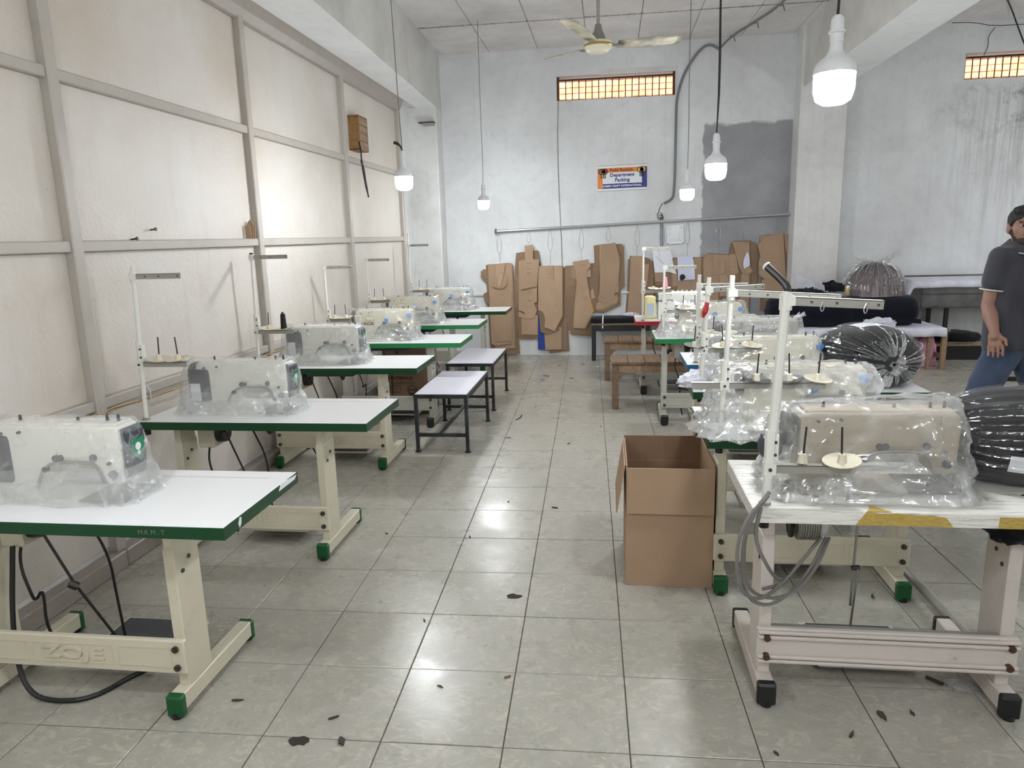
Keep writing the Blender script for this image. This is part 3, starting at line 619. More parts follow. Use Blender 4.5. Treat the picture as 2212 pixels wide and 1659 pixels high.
TL = [sewing_table('nearest green-edged sewing table in the left row, with a scratched front edge', LT[0], LX[0][1], letters='ZOJE', ruler=True, rz=0),
      sewing_table('second green-edged sewing table of the left row, behind the nearest one', LT[1], LX[1][1], letters='ZOJE', ruler=True),
      sewing_table('third sewing table of the left row, level with the front white stool', LT[2], LX[2][1], letters='ZOJE'),
      sewing_table('fourth sewing table of the left row, with a lighter green edge above the printed carton', LT[3], LX[3][1], edge='green_edge_light', frame='frame_grey', cap='cap_black', motor=True),
      sewing_table('fifth sewing table of the left row, beside the rear white stool', LT[4], LX[4][1], edge='green_edge_light', frame='frame_grey'),
      sewing_table('farthest sewing table of the left row, near the cardboard patterns', LT[5], LX[5][1], frame='frame_grey')]
# marks on the nearest table: chipped corner band, pale scuffs, scratched letters
t1 = TL[0]
MB().prism([(.0, .0), (.13, .0), (.15, .012), (.02, .022)], 1.163, 1.1712, 'x').build('band_chip', 'paper', t1, loc=(0, .37, .731))
MB().prism([(0, 0), (.012, .01), (.016, .03), (.005, .034), (-.006, .016)], 1.1695, 1.1708, 'x').build('band_chip', 'paper', t1, loc=(0, .09, .713))
text('scratched_letters', 'M.K M . T', .022, 'cable_grey', t1, (.93, -.0008, .729), ext=.0002)
MB().tube([(.225, .22, .56), (.215, .175, .3), (.22, .16, .13), (.27, .135, .04), (.351, .134, .009), (.494, .161, .009), (.555, .334, .009), (.66, .42, .009)], .009, 7, smooth=2).build('thick_cable', 'cable_black', t1)
RX = [(.443, 2.154), (.407, 2.925), (.45, 3.835), (.505, 4.66), (.378, 5.83), (.262, 7.03)]
TR = [sewing_table('nearest table of the right row, cracked white laminate with a peeled yellow edge', RX[0][0], RX[0][1], 1.2, .50, 'worn', 'worn', 'frame_pink', 'cap_black', ribs=True, bolt='rust_bolt', motor=False, T=.043),
      sewing_table('green-edged table of the right row, behind the open carton', RX[1][0], RX[1][1], 1.2, .58, frame='frame_cream', ruler=True, motor=False),
      sewing_table('green-edged table of the right row carrying the tied dark bundle', RX[2][0], RX[2][1], 1.2, .53, motor=False),
      sewing_table('blue-edged table of the right row, under the grey machine', RX[3][0], RX[3][1], 1.15, .5, edge='blue_edge', motor=False),
      sewing_table('light green-edged table of the right row, beside the front wooden bench', RX[4][0], RX[4][1], 1.2, .54, edge='green_edge_light', frame='frame_grey', cap='cap_black'),
      sewing_table('red-edged table at the far end of the right row', RX[5][0], RX[5][1], 1.22, .55, edge='red_edge', frame='frame_grey', cap='cap_black')]
def near_right_details():
    r = TR[0]
    for (x0, x1, pl) in ((.30, .57, [(.30, .707), (.33, .751), (.37, .745), (.42, .747), (.47, .741), (.52, .742), (.555, .736), (.575, .708)]), (.70, .9, [(.70, .707), (.702, .742), (.9, .742), (.93, .707)])):
        MB().prism(pl, -.0022, .001).build('peeled_edge', M('raw_yellow', (190, 164, 84), .8, rgb2=(150, 126, 66), scale=(8, 60, 60)), r)
    MB().prism([(.33, .0), (.40, .0), (.385, .02), (.365, .045), (.35, .05), (.345, .025)], .7502, .7512, 'z').build('peeled_flake', 'raw_yellow', r)
    for x, y in ((.345, .145), (.215, .125), (.355, .11)): MB().cyl((x, y, .75), (x, y, .7515), .011, n=14).build('screw_plug', 'steel', r)
    bx('belt_slot', 'black_plastic', r, .17, .195, .13, .19, .7495, .7506); bx('belt_slot', 'black_plastic', r, .23, .29, .2, .235, .7495, .7506)
    wd = MB().box(.105, .125, .13, .24, .751, .757); wd.build('bobbin_winder', 'steel', r, rot=None)
    MB().cyl((.14, .17, .768), (.15, .175, .768), .02, n=14).cyl((.12, .17, .768), (.16, .18, .768), .004, n=8).build('winder_wheel', 'dark_steel', r)
    # clutch motor, pulley, belt and switch hung under the top
    m = MB()
    for k in range(9): m.cyl((.205+k*.008, .29, .595), (.209+k*.008, .29, .595), .062, n=20)
    m.cyl((.2, .29, .595), (.275, .29, .595), .056, n=20); mo = m.build('clutch_motor', 'arm_grey', r)
    MB().cyl((.275, .29, .595), (.3, .29, .595), .05, .04, n=18).build('motor_cover', 'bulb_white', mo)
    MB().box(.215, .26, .26, .32, .64, .71).build('motor_bracket', 'arm_grey', mo)
    MB().tube([(.185, .29+.034*math.cos(a), .63+.085*math.sin(a)) for a in [2*math.pi*k/18 for k in range(18)]], .007, 6, True).build('drive_belt', 'cable_black', mo)
    MB().cyl((.18, .29, .575), (.19, .29, .575), .036, n=18).build('pulley', 'black_plastic', mo)
    kp = MB().lathe([(.001, 0), (.045, .004), (.055, .015), (.045, .024), (.001, .026)], 16, Matrix.Translation((.345, .3, .645)) @ Matrix.Rotation(R_(70), 4, 'Y')).build('knee_pad', 'black_plastic', r, smooth=50)
    MB().cyl((.31, .3, .66), (.345, .3, .645), .012, n=8).cyl((.315, .3, .67), (.315, .3, .62), .012, n=8).build('knee_bracket', 'dark_steel', r)
    bx('switch_box', 'bulb_white', r, .335, .36, .1, .14, .665, .707, .003); MB().cyl((.36, .12, .688), (.372, .12, .688), .009, n=8).build('switch_button', 'dark_steel', r)
    MB().cyl((.405, .28, .7), (.405, .3, .28), .004, n=6).cyl((.415, .28, .43), (.405, .3, .08), .004, n=6).build('pedal_rod', 'steel', r)
    MB().cyl((.398, .288, .43), (.422, .292, .43), .009, n=8).build('rod_clamp', 'dark_steel', r)
    # grey cables looped at the left leg
    for k, (a, b_, lo, wd_) in enumerate(((.0, -.02, .46, .0), (.02, .0, .43, .03), (.03, .03, .44, .05))):
        MB().tube([(.03+.01*k, -.01+b_, .80), (-.03+a, -.03+b_, .74), (-.055+a, -.02+b_, .64), (-.04+a, .0+b_, lo+.03), (.03+wd_, .04+b_, lo-.03), (.12+wd_, .1, lo-.01), (.2+wd_, .17, lo+.05), (.27+wd_*.5, .22, .57)], .0058, 6, smooth=2).build('looped_cable', 'cable_grey', r)
    MB().tube([(.02, -.008, .76), (.0, -.02, .66), (.05, -.02, .56), (.1, .08, .48), (.15, .14, .45), (.12, .12, .44), (.05, .05, .46)], .006, 6, smooth=2).build('looped_cable', 'cable_grey', r)
    bx('stretcher_bar', 'arm_grey', r, .1, .86, .168, .19, .24, .262); MB().cyl((.9, 1.15, .05), (.92, .32, .05), .02, n=10).build('floor_tube', 'arm_grey', r)
near_right_details()
# ------------------------------------------------------------------ thread stands
def stand(label, x, y, z=.75, low=1.03, up=1.45, top=1.50, la=.25, ua=.25, pins=(.08, .2), disc='disc_white', lean=0., bent=False, black_cap=False,
          upang=0., lowang=0., fat=.0105, discs=None, side=None, wide=False, mats=None):
    r = empty('thread_stand', (x, y, z), 0, label, 'thread stand', 'thread stands')
    h = lambda q: q-z
    lx = lambda q: lean*(q-z)
    MB().lathe([(.001, 0), (.02, 0), (.02, .006), (.013, .008), (.013, .014)], 12).build('base_washer', 'arm_grey', r)
    zm = h(low)+.12*(h(up)-h(low))
    MB().cyl((0, 0, -.07), (lx(z+zm), 0, zm), fat, n=10).build('lower_pole', 'pole_white', r)
    if bent:
        MB().tube([(lx(z+zm), 0, zm-.05), (lx(up), 0, h(up)), (lx(top), 0, h(top)-.05)], fat*1.08, 10).build('upper_pole', 'pole_white', r)
        MB().tube([(lx(top), 0, h(top)-.055), (lx(top)-.002, .0, h(top)-.035), (lx(top)-.02, .02, h(top)-.012), (lx(top)-.05, .05, h(top)+.02)], fat*.85, 10, smooth=1).build('bent_tip', 'dark_steel', r)
        MB().cyl((lx(top)-.05, .05, h(top)+.02), (lx(top)-.054, .054, h(top)+.024), fat, n=10).build('tip_cap', 'paper', r)
    else: MB().cyl((lx(z+zm), 0, zm-.05), (lx(top), 0, h(top)), fat*.9, n=10).build('upper_pole', 'pole_white', r)
    if black_cap: MB().cyl((lx(top), 0, h(top)-.012), (lx(top), 0, h(top)+.006), fat*1.15, n=8).build('pole_cap', 'black_plastic', r)
    MB().cyl((0, 0, -.075), (0, 0, -.04), .016, n=8).build('under_nut', 'black_plastic', r)
    # joint bracket between the two pole halves
    jx = lx(z+zm); jb = MB().box(jx-.003, jx+.022, -.012, .012, zm-.035, zm+.045).cyl((jx, 0, zm-.05), (jx, 0, zm+.06), fat*1.35, n=10).build('joint_bracket', 'pole_white', r)
    for q in (-.015, .025): MB().cyl((jx+.012, -.018, zm+q), (jx+.012, .016, zm+q), .005, n=6).build('bolt', 'bolt', jb)
    # spool arm with pins and discs
    zl = h(low); x0 = lx(low); ca, sa = math.cos(lowang), math.sin(lowang)
    cl = MB().box(x0-.016, x0+.02, -.017, .017, zl-.018, zl+.018).cyl((x0, 0, zl-.03), (x0, 0, zl+.03), fat*1.3, n=10).build('arm_clamp', 'pole_white', r); MB().cyl((x0+.002, -.022, zl), (x0+.002, -.015, zl), .006, n=6).build('bolt', 'bolt', cl)
    s0 = -.0 if not wide else -.13
    arm = MB().box(s0, la, -.010, -.007, -.012, .012, Matrix.Translation((x0, 0, zl)) @ Matrix.Rotation(lowang, 4, 'Z')).box(s0, la, -.010, .014, .010, .013, Matrix.Translation((x0, 0, zl)) @ Matrix.Rotation(lowang, 4, 'Z')).build('spool_arm', 'arm_grey', r)
    for k, p in enumerate(pins):
        c = Vector((x0+ca*p, sa*p, zl+.013)); dm = (mats[k] if mats else disc)
        if dm: MB().lathe([(.012, -.004), (.05, .006), (.056, .008), (.056, .0105), (.04, .0085), (.01, .002)], 20, Matrix.Translation(c+Vector((0, 0, .006))) @ Matrix.Rotation(R_(7), 4, 'X') @ Matrix.Rotation(R_(6*(-1)**k), 4, 'Y')).build('spool_disc', dm, r, smooth=40)
        MB().lathe([(.016, .006), (.011, .034), (.004, .037)], 8, Matrix.Translation(c)).build('spool_seat', 'disc_white', r)
        tl = Vector((.006*(-1)**k, .0, .12)); MB().cyl(c+Vector((0, 0, .0)), c+tl, .0035, .003, n=6).build('spool_pin', 'dark_steel', r)
    # thread-guide arm on top
    zu = h(up); xu = lx(up)
    Tu = Matrix.Translation((xu, 0, zu)) @ Matrix.Rotation(upang, 4, 'Z') @ (Matrix.Rotation(R_(3.5), 4, 'Y') if bent or wide else Matrix.Identity(4))
    MB().cyl((xu, 0, zu-.028), (xu, 0, zu+.02), fat*1.4, n=10).box(xu-.012, xu+.024, -.018, .012, zu-.014, zu+.014).build('guide_clamp', 'pole_white', r)
    ga = MB().box(.0, ua, -.013, -.010, -.0125, .0125, Tu).build('guide_arm', 'arm_grey', r); MB().box(0, ua, -.013, .014, .0105, .0135, Tu).build('guide_flange', 'pole_white', ga)
    for p in (.07, .14, .3, ua-.015):
        if p < ua-.01: MB().cyl((p, -.0155, 0), (p, -.012, 0), .0042, n=8, T=Tu).build('guide_eye', 'bolt', ga)
    if bent:
        for p in (.1, .22): MB().tube([(p, -.016, .004), (p-.006, -.017, -.015), (p, -.018, -.028), (p+.006, -.017, -.015), (p+.001, -.016, .004)], .0016, 5, smooth=1, T=Tu).build('safety_pin', 'chrome', ga)
    return r
def cone(label, loc, mat, h=.085, r0=.022, r1=.012):
    c = empty('thread_cone', loc, 0, label, 'thread cone')
    MB().lathe([(.001, 0), (r0, 0), (r0, .004), (r1, h-.006), (r1*.8, h)], 16).build('thread', mat, c, smooth=40); MB().cyl((0, 0, h-.002), (0, 0, h+.012), r1*.5, n=8).build('core', 'dark_grey', c)
    return c
stand('white thread stand on the second left table, empty pins and a tilted disc', -2.272, 3.17, low=1.03, up=1.453, top=1.5, lean=.045, la=.245, ua=.25, pins=(.1, .2))
stand('black-capped thread stand on the third left table, holding a black cone', -2.405, 4.62, low=.995, up=1.5, top=1.525, lean=.03, la=.27, ua=.26, pins=(.09, .2), black_cap=True)
stand('white thread stand with two white discs on the fourth left table', -2.335, 5.75, low=.94, up=1.38, top=1.395, la=.2, ua=.24, pins=(.06, .16))
stand('grey thread stand with two discs on the fifth left table', -2.385, 6.96, low=.985, up=1.40, top=1.415, la=.2, ua=.24, pins=(.06, .16))
stand('thread stand beside the pillar on the farthest left table', -2.3, 8.23, low=.99, up=1.52, top=1.66, la=.22, ua=.24, pins=(.1, .2))
stand('thick thread stand with a bent steel tip on the cracked white table', .485, 2.2, low=.868, up=1.385, top=1.462, lean=.052, la=.24, ua=.27, pins=(.1, .215), fat=.0135, bent=True, mats=(None, 'disc_white'))
stand('thread stand with dark spool discs on the table behind the carton', .463, 2.985, low=.965, up=1.345, top=1.415, lean=.045, la=.4, ua=.42, pins=(.13, .26, .37), fat=.0125, mats=('disc_dark', 'disc_dark', 'disc_white'), wide=True)
stand('white thread stand with low dark discs on the tied bundle table', .50, 3.93, low=.96, up=1.285, top=1.35, lean=.05, la=.3, ua=.36, pins=(-.05, .1, .25), fat=.0125, mats=('disc_dark', 'disc_white', 'disc_white'), upang=.5)
stand('white thread stand on the blue-edged table, behind the dark-disc stands', .565, 4.72, low=.92, up=1.25, top=1.32, lean=.02, la=.2, ua=.3, pins=(.1, .2), fat=.0125)
stand('white thread stand on the light green-edged right table', .45, 5.96, low=.955, up=1.312, top=1.33, la=.28, ua=.25, pins=(.15, .25))
stand('black-capped thread stand holding a pink cone on the red-edged table', .333, 7.075, low=1.036, up=1.44, top=1.455, la=.27, ua=.235, pins=(.1, .21), black_cap=True)
st_ = bpy.data.objects['thread_stand.007']; MB().tube([(.02, -.018, .47), (.012, -.022, .43), (.0, -.02, .39)], [.012, .016, .008], 6, smooth=1).build('red_tag', 'red_edge', st_)
cone('tall black thread cone on the stand of the third left table', (-2.405+.03*.245+.2, 4.62, 1.014), 'thread_black', .105, .021, .016)
cone('pink thread cone on the stand of the red-edged table', (.333+.21, 7.075, 1.055), 'thread_pink', .115, .028, .017)
wp = empty('spool_peg', (-2.062, 2.07, .75), 0, 'white peg at the left frame edge on the nearest table', 'peg'); MB().lathe([(.001, 0), (.011, 0), (.011, .008), (.0085, .012), (.008, .045), (.001, .048)], 10).build('peg', 'pole_white', wp, smooth=50)
for n, (x, y) in (('small black peg standing on the cracked white table', (.746, 2.245)), ('small black peg standing on the fourth left table', (-2.076, 5.82)), ('small black peg standing on the light green-edged right table', (.655, 6.03))):
    p = empty('spool_peg', (x, y, .75), 0, n, 'peg'); MB().lathe([(.001, 0), (.0085, 0), (.0085, .006), (.0065, .012), (.0045, .042), (.001, .046)], 10).build('peg', 'black_plastic', p, smooth=50)
# ------------------------------------------------------------------ sewing machines and their plastic covers
def machine(label, x, y, body='machine_white', kind='a', z=.75, brand=None, brandmat='ink'):
    r = empty('sewing_machine', (x, y, z), 0, label, 'sewing machine', 'sewing machines')
    bx('bed', body, r, 0, .33, 0, .178, -.012, .008, .003); bx('bed_plate', 'steel' if kind != 'c' else 'black_plastic', r, .33, .5, -.004, .178, -.012, .009, .004)
    pl = [(.0, .006), (.155, .006), (.168, .05), (.19, .095), (.225, .122), (.262, .13), (.368, .13), (.392, .112), (.408, .075), (.414, .055), (.482, .055), (.487, .2), (.482, .247), (.465, .256), (.03, .256), (.006, .25), (-.002, .235), (-.002, .02)]
    MB().prism(pl, .035, .145).build('arm', body, r, bevel=.008, seg=2)
    bx('top_cover', body, r, .015, .47, .045, .135, .252, .263, .004)
    bx('front_panel', body, r, .25, .43, .0325, .036, .145, .24, .002)
    for px, pz, q in ((.245, .145, .012), (.262, .148, .010), (.385, .15, .012), (.45, .09, .014), (.2, .105, .011), (.05, .23, .005), (.12, .235, .005), (.44, .13, .006)):
        MB().cyl((px, .024, pz), (px, .037, pz), q, n=10).build('screw_knob', 'dark_grey', r)
    MB().tube([(.155, .03, .03), (.178, .03, .085), (.205, .03, .118), (.25, .03, .132), (.37, .03, .132), (.398, .03, .11), (.415, .03, .06)], .006, 6, smooth=1).build('thread_take_up_pipe', 'arm_grey', r)
    MB().cyl((.445, .09, .012), (.445, .09, .06), .005, n=8).build('needle_bar', 'steel', r); MB().cyl((.46, .09, .02), (.46, .09, .06), .004, n=8).box(.435, .47, .075, .105, .012, .018).build('presser_foot', 'steel', r)
    for px, h in ((.08, .02), (.3, .014), (.41, .02), (.452, .024)): MB().cyl((px, .09, .262), (px, .09, .262+h), .006, .004, n=8).build('top_guide', 'dark_grey', r)
    dark = 'dark_grey' if kind in 'a' else 'black_plastic'
    hw = MB().lathe([(.02, 0), (.05, .002), (.062, .01), (.064, .02), (.058, .032), (.03, .036), (.001, .036)], 20, Matrix.Translation((-.012, .09, .19)) @ Matrix.Rotation(R_(-90), 4, 'Y')).build('handwheel', dark, r, smooth=45)
    if kind == 'a':
        bx('motor_cover', 'dark_grey', r, -.045, .075, .022, .15, .05, .225, .02, seg=2); bx('rating_label', 'paper', r, -.03, .025, .0195, .0225, .06, .15)
        MB().prism([(.484, .07), (.5, .08), (.508, .15), (.504, .235), (.484, .25)], .04, .14).build('end_cover', 'dark_grey', r, bevel=.006)
        em = MB().prism([(.055, .16), (.09, .125), (.125, .16), (.122, .205), (.09, .2), (.058, .205)], .5075, .5105, 'x').build('emblem', M('emblem_green', (36, 130, 96), .4), r)
        MB().ring(0, 1, 0, 1, 0, 1, .1)
        MB().cyl((.5105, .09, .175), (.5118, .09, .175), .014, n=12).cyl((.5105, .09, .152), (.5118, .09, .152), .008, n=10).build('emblem_mark', 'paper', em)
    if kind == 'b':
        for px, pz in ((.27, .17), (.47, .21)): MB().lathe([(.001, 0), (.018, 0), (.021, .008), (.017, .02), (.001, .02)], 12, Matrix.Translation((px, .034, pz)) @ Matrix.Rotation(R_(90), 4, 'X')).build('blue_cap', M('blue_cap', (60, 140, 220), .4), r, smooth=40)
        bx('frame_label', M('label_yellow', (222, 190, 84), .5), r, .085, .165, .0315, .0355, .165, .205); bx('label_inner', 'machine_white', r, .093, .157, .031, .0325, .172, .198)
        bx('rear_cover', body, r, -.02, .05, .03, .15, .03, .22, .015, seg=2)
    if kind == 's':
        bx('dark_band', 'dark_grey', r, .02, .47, .0325, .036, .15, .178, .002); bx('rear_cover', 'dark_grey', r, -.06, .04, .03, .15, .02, .2, .03, seg=2)
    if kind == 'h':
        bx('control_box', M('box_yellow', (226, 216, 160), .5), r, -.13, -.02, .02, .14, .0, .225, .02, seg=2); bx('box_label', M('label_blue', (176, 190, 206), .6), r, -.108, -.042, .0165, .0215, .03, .155)
        MB().lathe([(.001, 0), (.02, 0), (.024, .008), (.019, .024), (.001, .024)], 12, Matrix.Translation((.33, .034, .16)) @ Matrix.Rotation(R_(90), 4, 'X')).build('blue_cap', 'blue_cap' if 'blue_cap' in MATS else M('blue_cap', (60, 140, 220), .4), r, smooth=40)
        for k in range(8): MB().cyl((.1+k*.045, .09, .262), (.1+k*.045, .09, .276), .008, n=8).build('top_screw', 'bulb_white', r)
    if kind == 'c':
        MB().lathe([(.001, 0), (.03, 0), (.04, .01), (.04, .06), (.02, .07), (.001, .07)], 16, Matrix.Translation((-.05, .09, .13)) @ Matrix.Rotation(R_(-90), 4, 'Y')).build('motor_end', 'dark_grey', r, smooth=45)
    if brand:
        for (bt, bs, bxx, bz, sxx) in brand: text('lettering', bt, bs, brandmat, r, (bxx, .0305 if kind == 's' else .034, bz), ext=.0008, bold=.0009, sx=sxx)
    return r
def cover(label, x, y, z=.75, L=.62, W=.25, H=.27, mat='film_milky', seed=0, top=.72, skirt=.05, crease=.014, dx=.0, ear=True, tilt=0., group='plastic dust covers', nu=112, nv=30, peak=None):
    """clear plastic bag pulled over a machine: upright sides with creases, a gathered skirt on the table, a pinched top"""
    r = empty('plastic_cover', (x, y, z), 0, label, 'plastic cover', group)
    def fn(u, v):
        a = 2*math.pi*u; ca, sa = math.cos(a), math.sin(a)
        e = .42
        cx = math.copysign(abs(ca)**e, ca); sy = math.copysign(abs(sa)**e, sa)
        s = min(v/.72, 1.); t = max((v-.72)/.28, 0.)
        lx = L/2*(1-(1-top)*.28*s**2); wy = W/2*(1-.30*s**1.5)
        lx *= (1-.12*t*t); wy *= (1-t*.98)
        sk = skirt*max(0., 1-s*4.5)**1.3
        px, py = cx*(lx+sk*.9), sy*(wy+sk*.8)
        hz = H*(1+.0*cx)+tilt*cx*H
        if peak: hz += peak[1]*math.exp(-((cx*L/2-peak[0])/.07)**2)
        pz = hz*(.0+.93*s)+hz*.07*(1-(1-t)**2)
        n3 = Vector((cx*2.1, sy*1.3, s*2.4+t*.9+seed*3.7))
        rd = 1-abs(noise.noise(n3*1.6))*2; rd2 = 1-abs(noise.noise(n3*3.7+Vector((7, 3, seed))))*2
        k = crease*(1.5-.7*s)*(rd*.8+rd2*.55)
        if s < .3: k += .012*(1-s/.3)*math.sin(a*17+seed)+.01*(1-s/.3)*noise.noise((ca*9, sa*9, s*14+seed))
        px += k*ca; py += k*sa; pz += .012*noise.noise(n3*2.2+Vector((1, 5, 2)))*s+(t*.01*noise.noise((px*18, py*18, seed)))
        pz = max(pz, .002+.006*(1-s)*abs(noise.noise((px*40, py*40, seed))))
        return (px+dx*s, py, pz)
    m = MB().grid(fn, nu, nv, True); o = m.build('film', mat, r, smooth=40)
    for q, (kk, hh) in enumerate(((.985, .115), (.95, .075))):      # slack film gathered round the foot of the bag
        def gs(u, v):
            x, y_, z_ = fn(u, .015+v*hh/H*.72); a = 2*math.pi*u
            w = .004*math.sin(a*23+q*2+seed+v*4)+.009*noise.noise((math.cos(a)*6, math.sin(a)*6, v*3+q*5+seed)); b_ = .007*math.sin(math.pi*v)
            ca, sa = math.cos(a), math.sin(a)
            return (x*kk+(w+b_)*ca, y_*kk+(w+b_)*sa, max(hh*v+.006*noise.noise((ca*5, sa*5, q+seed)), .002))
        MB().grid(gs, 120, 9, True).build('gathered_hem', mat, r, smooth=50)
    if ear:
        q = random.Random(seed); ex = L/2*.86*(1 if seed % 2 else .9); 
        def en(u, v):
            a = 2*math.pi*u; rr = .012+.03*v*(1+.3*math.sin(a*4+seed)); return (ex+.02+.05*v+rr*.4*math.cos(a)+.004*noise.noise((u*9, v*5, seed)), rr*math.sin(a), H*(.93+tilt)+.03*v+.012*math.sin(a*3)*v)
        MB().grid(en, 26, 7, True).build('pinched_corner', mat, r)
    return r
def mpos(x0, y0): return x0+.22, y0+.175
MK = [('a', 'machine_white', None), ('a', 'machine_white', None), ('a', 'machine_white', None), ('b', 'machine_cream', [('JACK', .036, .105, .14, 1.4)]), ('b', 'machine_cream', None), ('b', 'machine_white', None)]
ML = ['nearest sewing machine of the left row, dark end cover with a green shield', 'sewing machine with dark grey end cover on the second left table', 'sewing machine with a dark end on the third left table, beside the black cone', 'cream sewing machine with yellow label and blue cap on the fourth left table', 'cream sewing machine with blue caps on the fifth left table', 'white sewing machine on the farthest left table']
CL = ['milky plastic cover over the nearest left machine', 'milky plastic cover over the machine on the second left table', 'plastic cover gathered around the machine on the third left table', 'crumpled clear cover over the cream machine on the fourth left table', 'crumpled clear cover over the machine on the fifth left table', 'clear plastic cover over the machine on the farthest left table']
for k in range(6):
    x, y = mpos(LT[k], LX[k][1]); x += (.0, -.01, -.0, .0, .0, .0)[k]
    machine(ML[k], x, y, MK[k][1], MK[k][0], brand=MK[k][2])
    cover(CL[k], x+.215, y+.09, L=.60, W=.22, H=.272, mat='film_milky' if k < 3 else 'film_clear', seed=k+1, skirt=(.02, .022, .03, .04, .04, .04)[k], crease=(.010, .013, .015, .020, .022, .022)[k], ear=k in (1, 3))
RM = [('c', 'machine_beige', None), ('b', 'machine_cream', None), ('b', 'machine_cream', None), ('s', 'machine_silver', [('SINGER', .034, .28, .213, 1.35)]), ('b', 'machine_cream', None), ('h', 'machine_white', [('SHUNFA', .034, .06, .175, 1.35), ('SHUN', .02, .45, .232, 1.2)])]
RL = ['beige sewing machine under the loose bag on the cracked white table', 'cream sewing machine under the big crumpled bag behind the carton', 'cream sewing machine beside the tied dark bundle', 'silver-grey sewing machine with pale lettering on the blue-edged table', 'cream sewing machine with yellow label on the light green-edged right table', 'uncovered white sewing machine with a pale yellow box on the red-edged table']
for k in range(6):
    x, y = mpos(*RX[k]); x += (-.04, -.02, .0, .03, .0, .01)[k]; y += (-.01, .02, .0, .0, .0, 0)[k]
    machine(RL[k], x, y, RM[k][1], RM[k][0], brand=RM[k][2], brandmat='paper' if k == 3 else 'ink')
RC = ['loose shiny clear bag over the beige machine on the cracked white table', 'big crumpled clear bag spread over the machine behind the carton', 'clear bag over the cream machine beside the tied dark bundle', 'clear bag with a pinched corner over the silver-grey machine', 'crumpled clear bag over the machine on the light green-edged right table']
CP = [dict(L=.57, W=.31, H=.29, skirt=.03, crease=.022, tilt=.05, mat='film_bag'), dict(L=.66, W=.44, H=.275, skirt=.07, crease=.028, mat='film_heavy'), dict(L=.60, W=.40, H=.275, skirt=.05, crease=.024, mat='film_clear'), dict(L=.66, W=.28, H=.28, skirt=.04, crease=.014, ear=True), dict(L=.66, W=.34, H=.28, skirt=.05, crease=.024)]
for k in range(5):
    x, y = mpos(*RX[k]); d = dict(mat='film_clear', ear=False); d.update(CP[k])
    cover(RC[k], x+(.165, .16, .17, .22, .19)[k], y+(.07, .06, .07, .09, .07)[k], seed=k+21, **d)
# ------------------------------------------------------------------ stools, benches, cartons
def metal_stool(label, x0, x1, y0, y1, h=.45, rz=0.):
    r = empty('metal_stool', (x0, y0, 0), rz, label, 'stool', 'white-topped metal stools'); W, D = x1-x0, y1-y0
    bx('seat_board', M('board_white', (226, 224, 234), .3, var=.03), r, .008, W-.008, .008, D-.008, h-.012, h)
    MB().ring(0, W, 0, D, h-.032, h-.002, .022).build('top_frame', 'stool_steel', r)
    for x in (0, W-.026):
        for y in (0, D-.026):
            lg = bx('leg', 'stool_steel', r, x, x+.026, y, y+.026, .006, h-.03, .002); MB().cyl((x+.013, y+.013, 0), (x+.013, y+.013, .008), .024, n=10).build('foot_plate', 'stool_steel', lg)
    for y in (.004, D-.024): bx('side_rail', 'stool_steel', r, .02, W-.02, y, y+.02, .12, .145)
    bx('stretcher', 'stool_steel', r, W*.45-.01, W*.45+.012, .02, D-.02, .122, .143)
M('stool_steel', (72, 76, 80), .4, .6, rgb2=(42, 42, 42), vs_=5)
metal_stool('front metal stool with a white board top, beside the third left table', -1.452, -1.04, 5.1, 6.05)
metal_stool('rear metal stool with a glossy pale top, behind the front white stool', -1.5, -1.05, 6.42, 7.32)
def wood_bench(label, x0, x1, y0, y1, h, rz):
    r = empty('wooden_bench', (x0, y0, 0), rz, label, 'bench', 'wooden benches'); W, D = x1-x0, y1-y0
    n = 6; xs = [W*k/n for k in range(n+1)]
    for a, b_ in zip(xs, xs[1:]): bx('seat_plank', 'wood_worn', r, a+.002, b_-.002, -.01, D+.01, h-.028, h+random.uniform(-.002, .002), .003)
    for x in (.01, W-.085):
        for y in (0, D-.05): MB().box(x, x+.06, y, y+.05, 0, h-.028).build('leg', 'wood_worn', r, bevel=.004)
        bx('end_apron', 'wood_worn', r, x+.015, x+.04, .05, D-.05, h-.11, h-.028)
    for y in (.006, D-.03): bx('side_apron', 'wood_pale', r, .07, W-.085, y, y+.024, h-.1, h-.028, .002)
    MB().prism([(.07, h-.1), (.14, h-.1), (.07, h-.17)], .004, .03).build('corner_brace', 'wood_worn', r)
    bx('low_rail', 'wood_worn', r, .028, .05, .05, D-.05, .14, .18)
wood_bench('front wooden slatted bench beside the light green-edged table', .025, .95, 6.5, 6.92, .445, .0)
wood_bench('rear wooden slatted bench, behind the front wooden bench', -.05, .9, 7.83, 8.22, .445, .0)
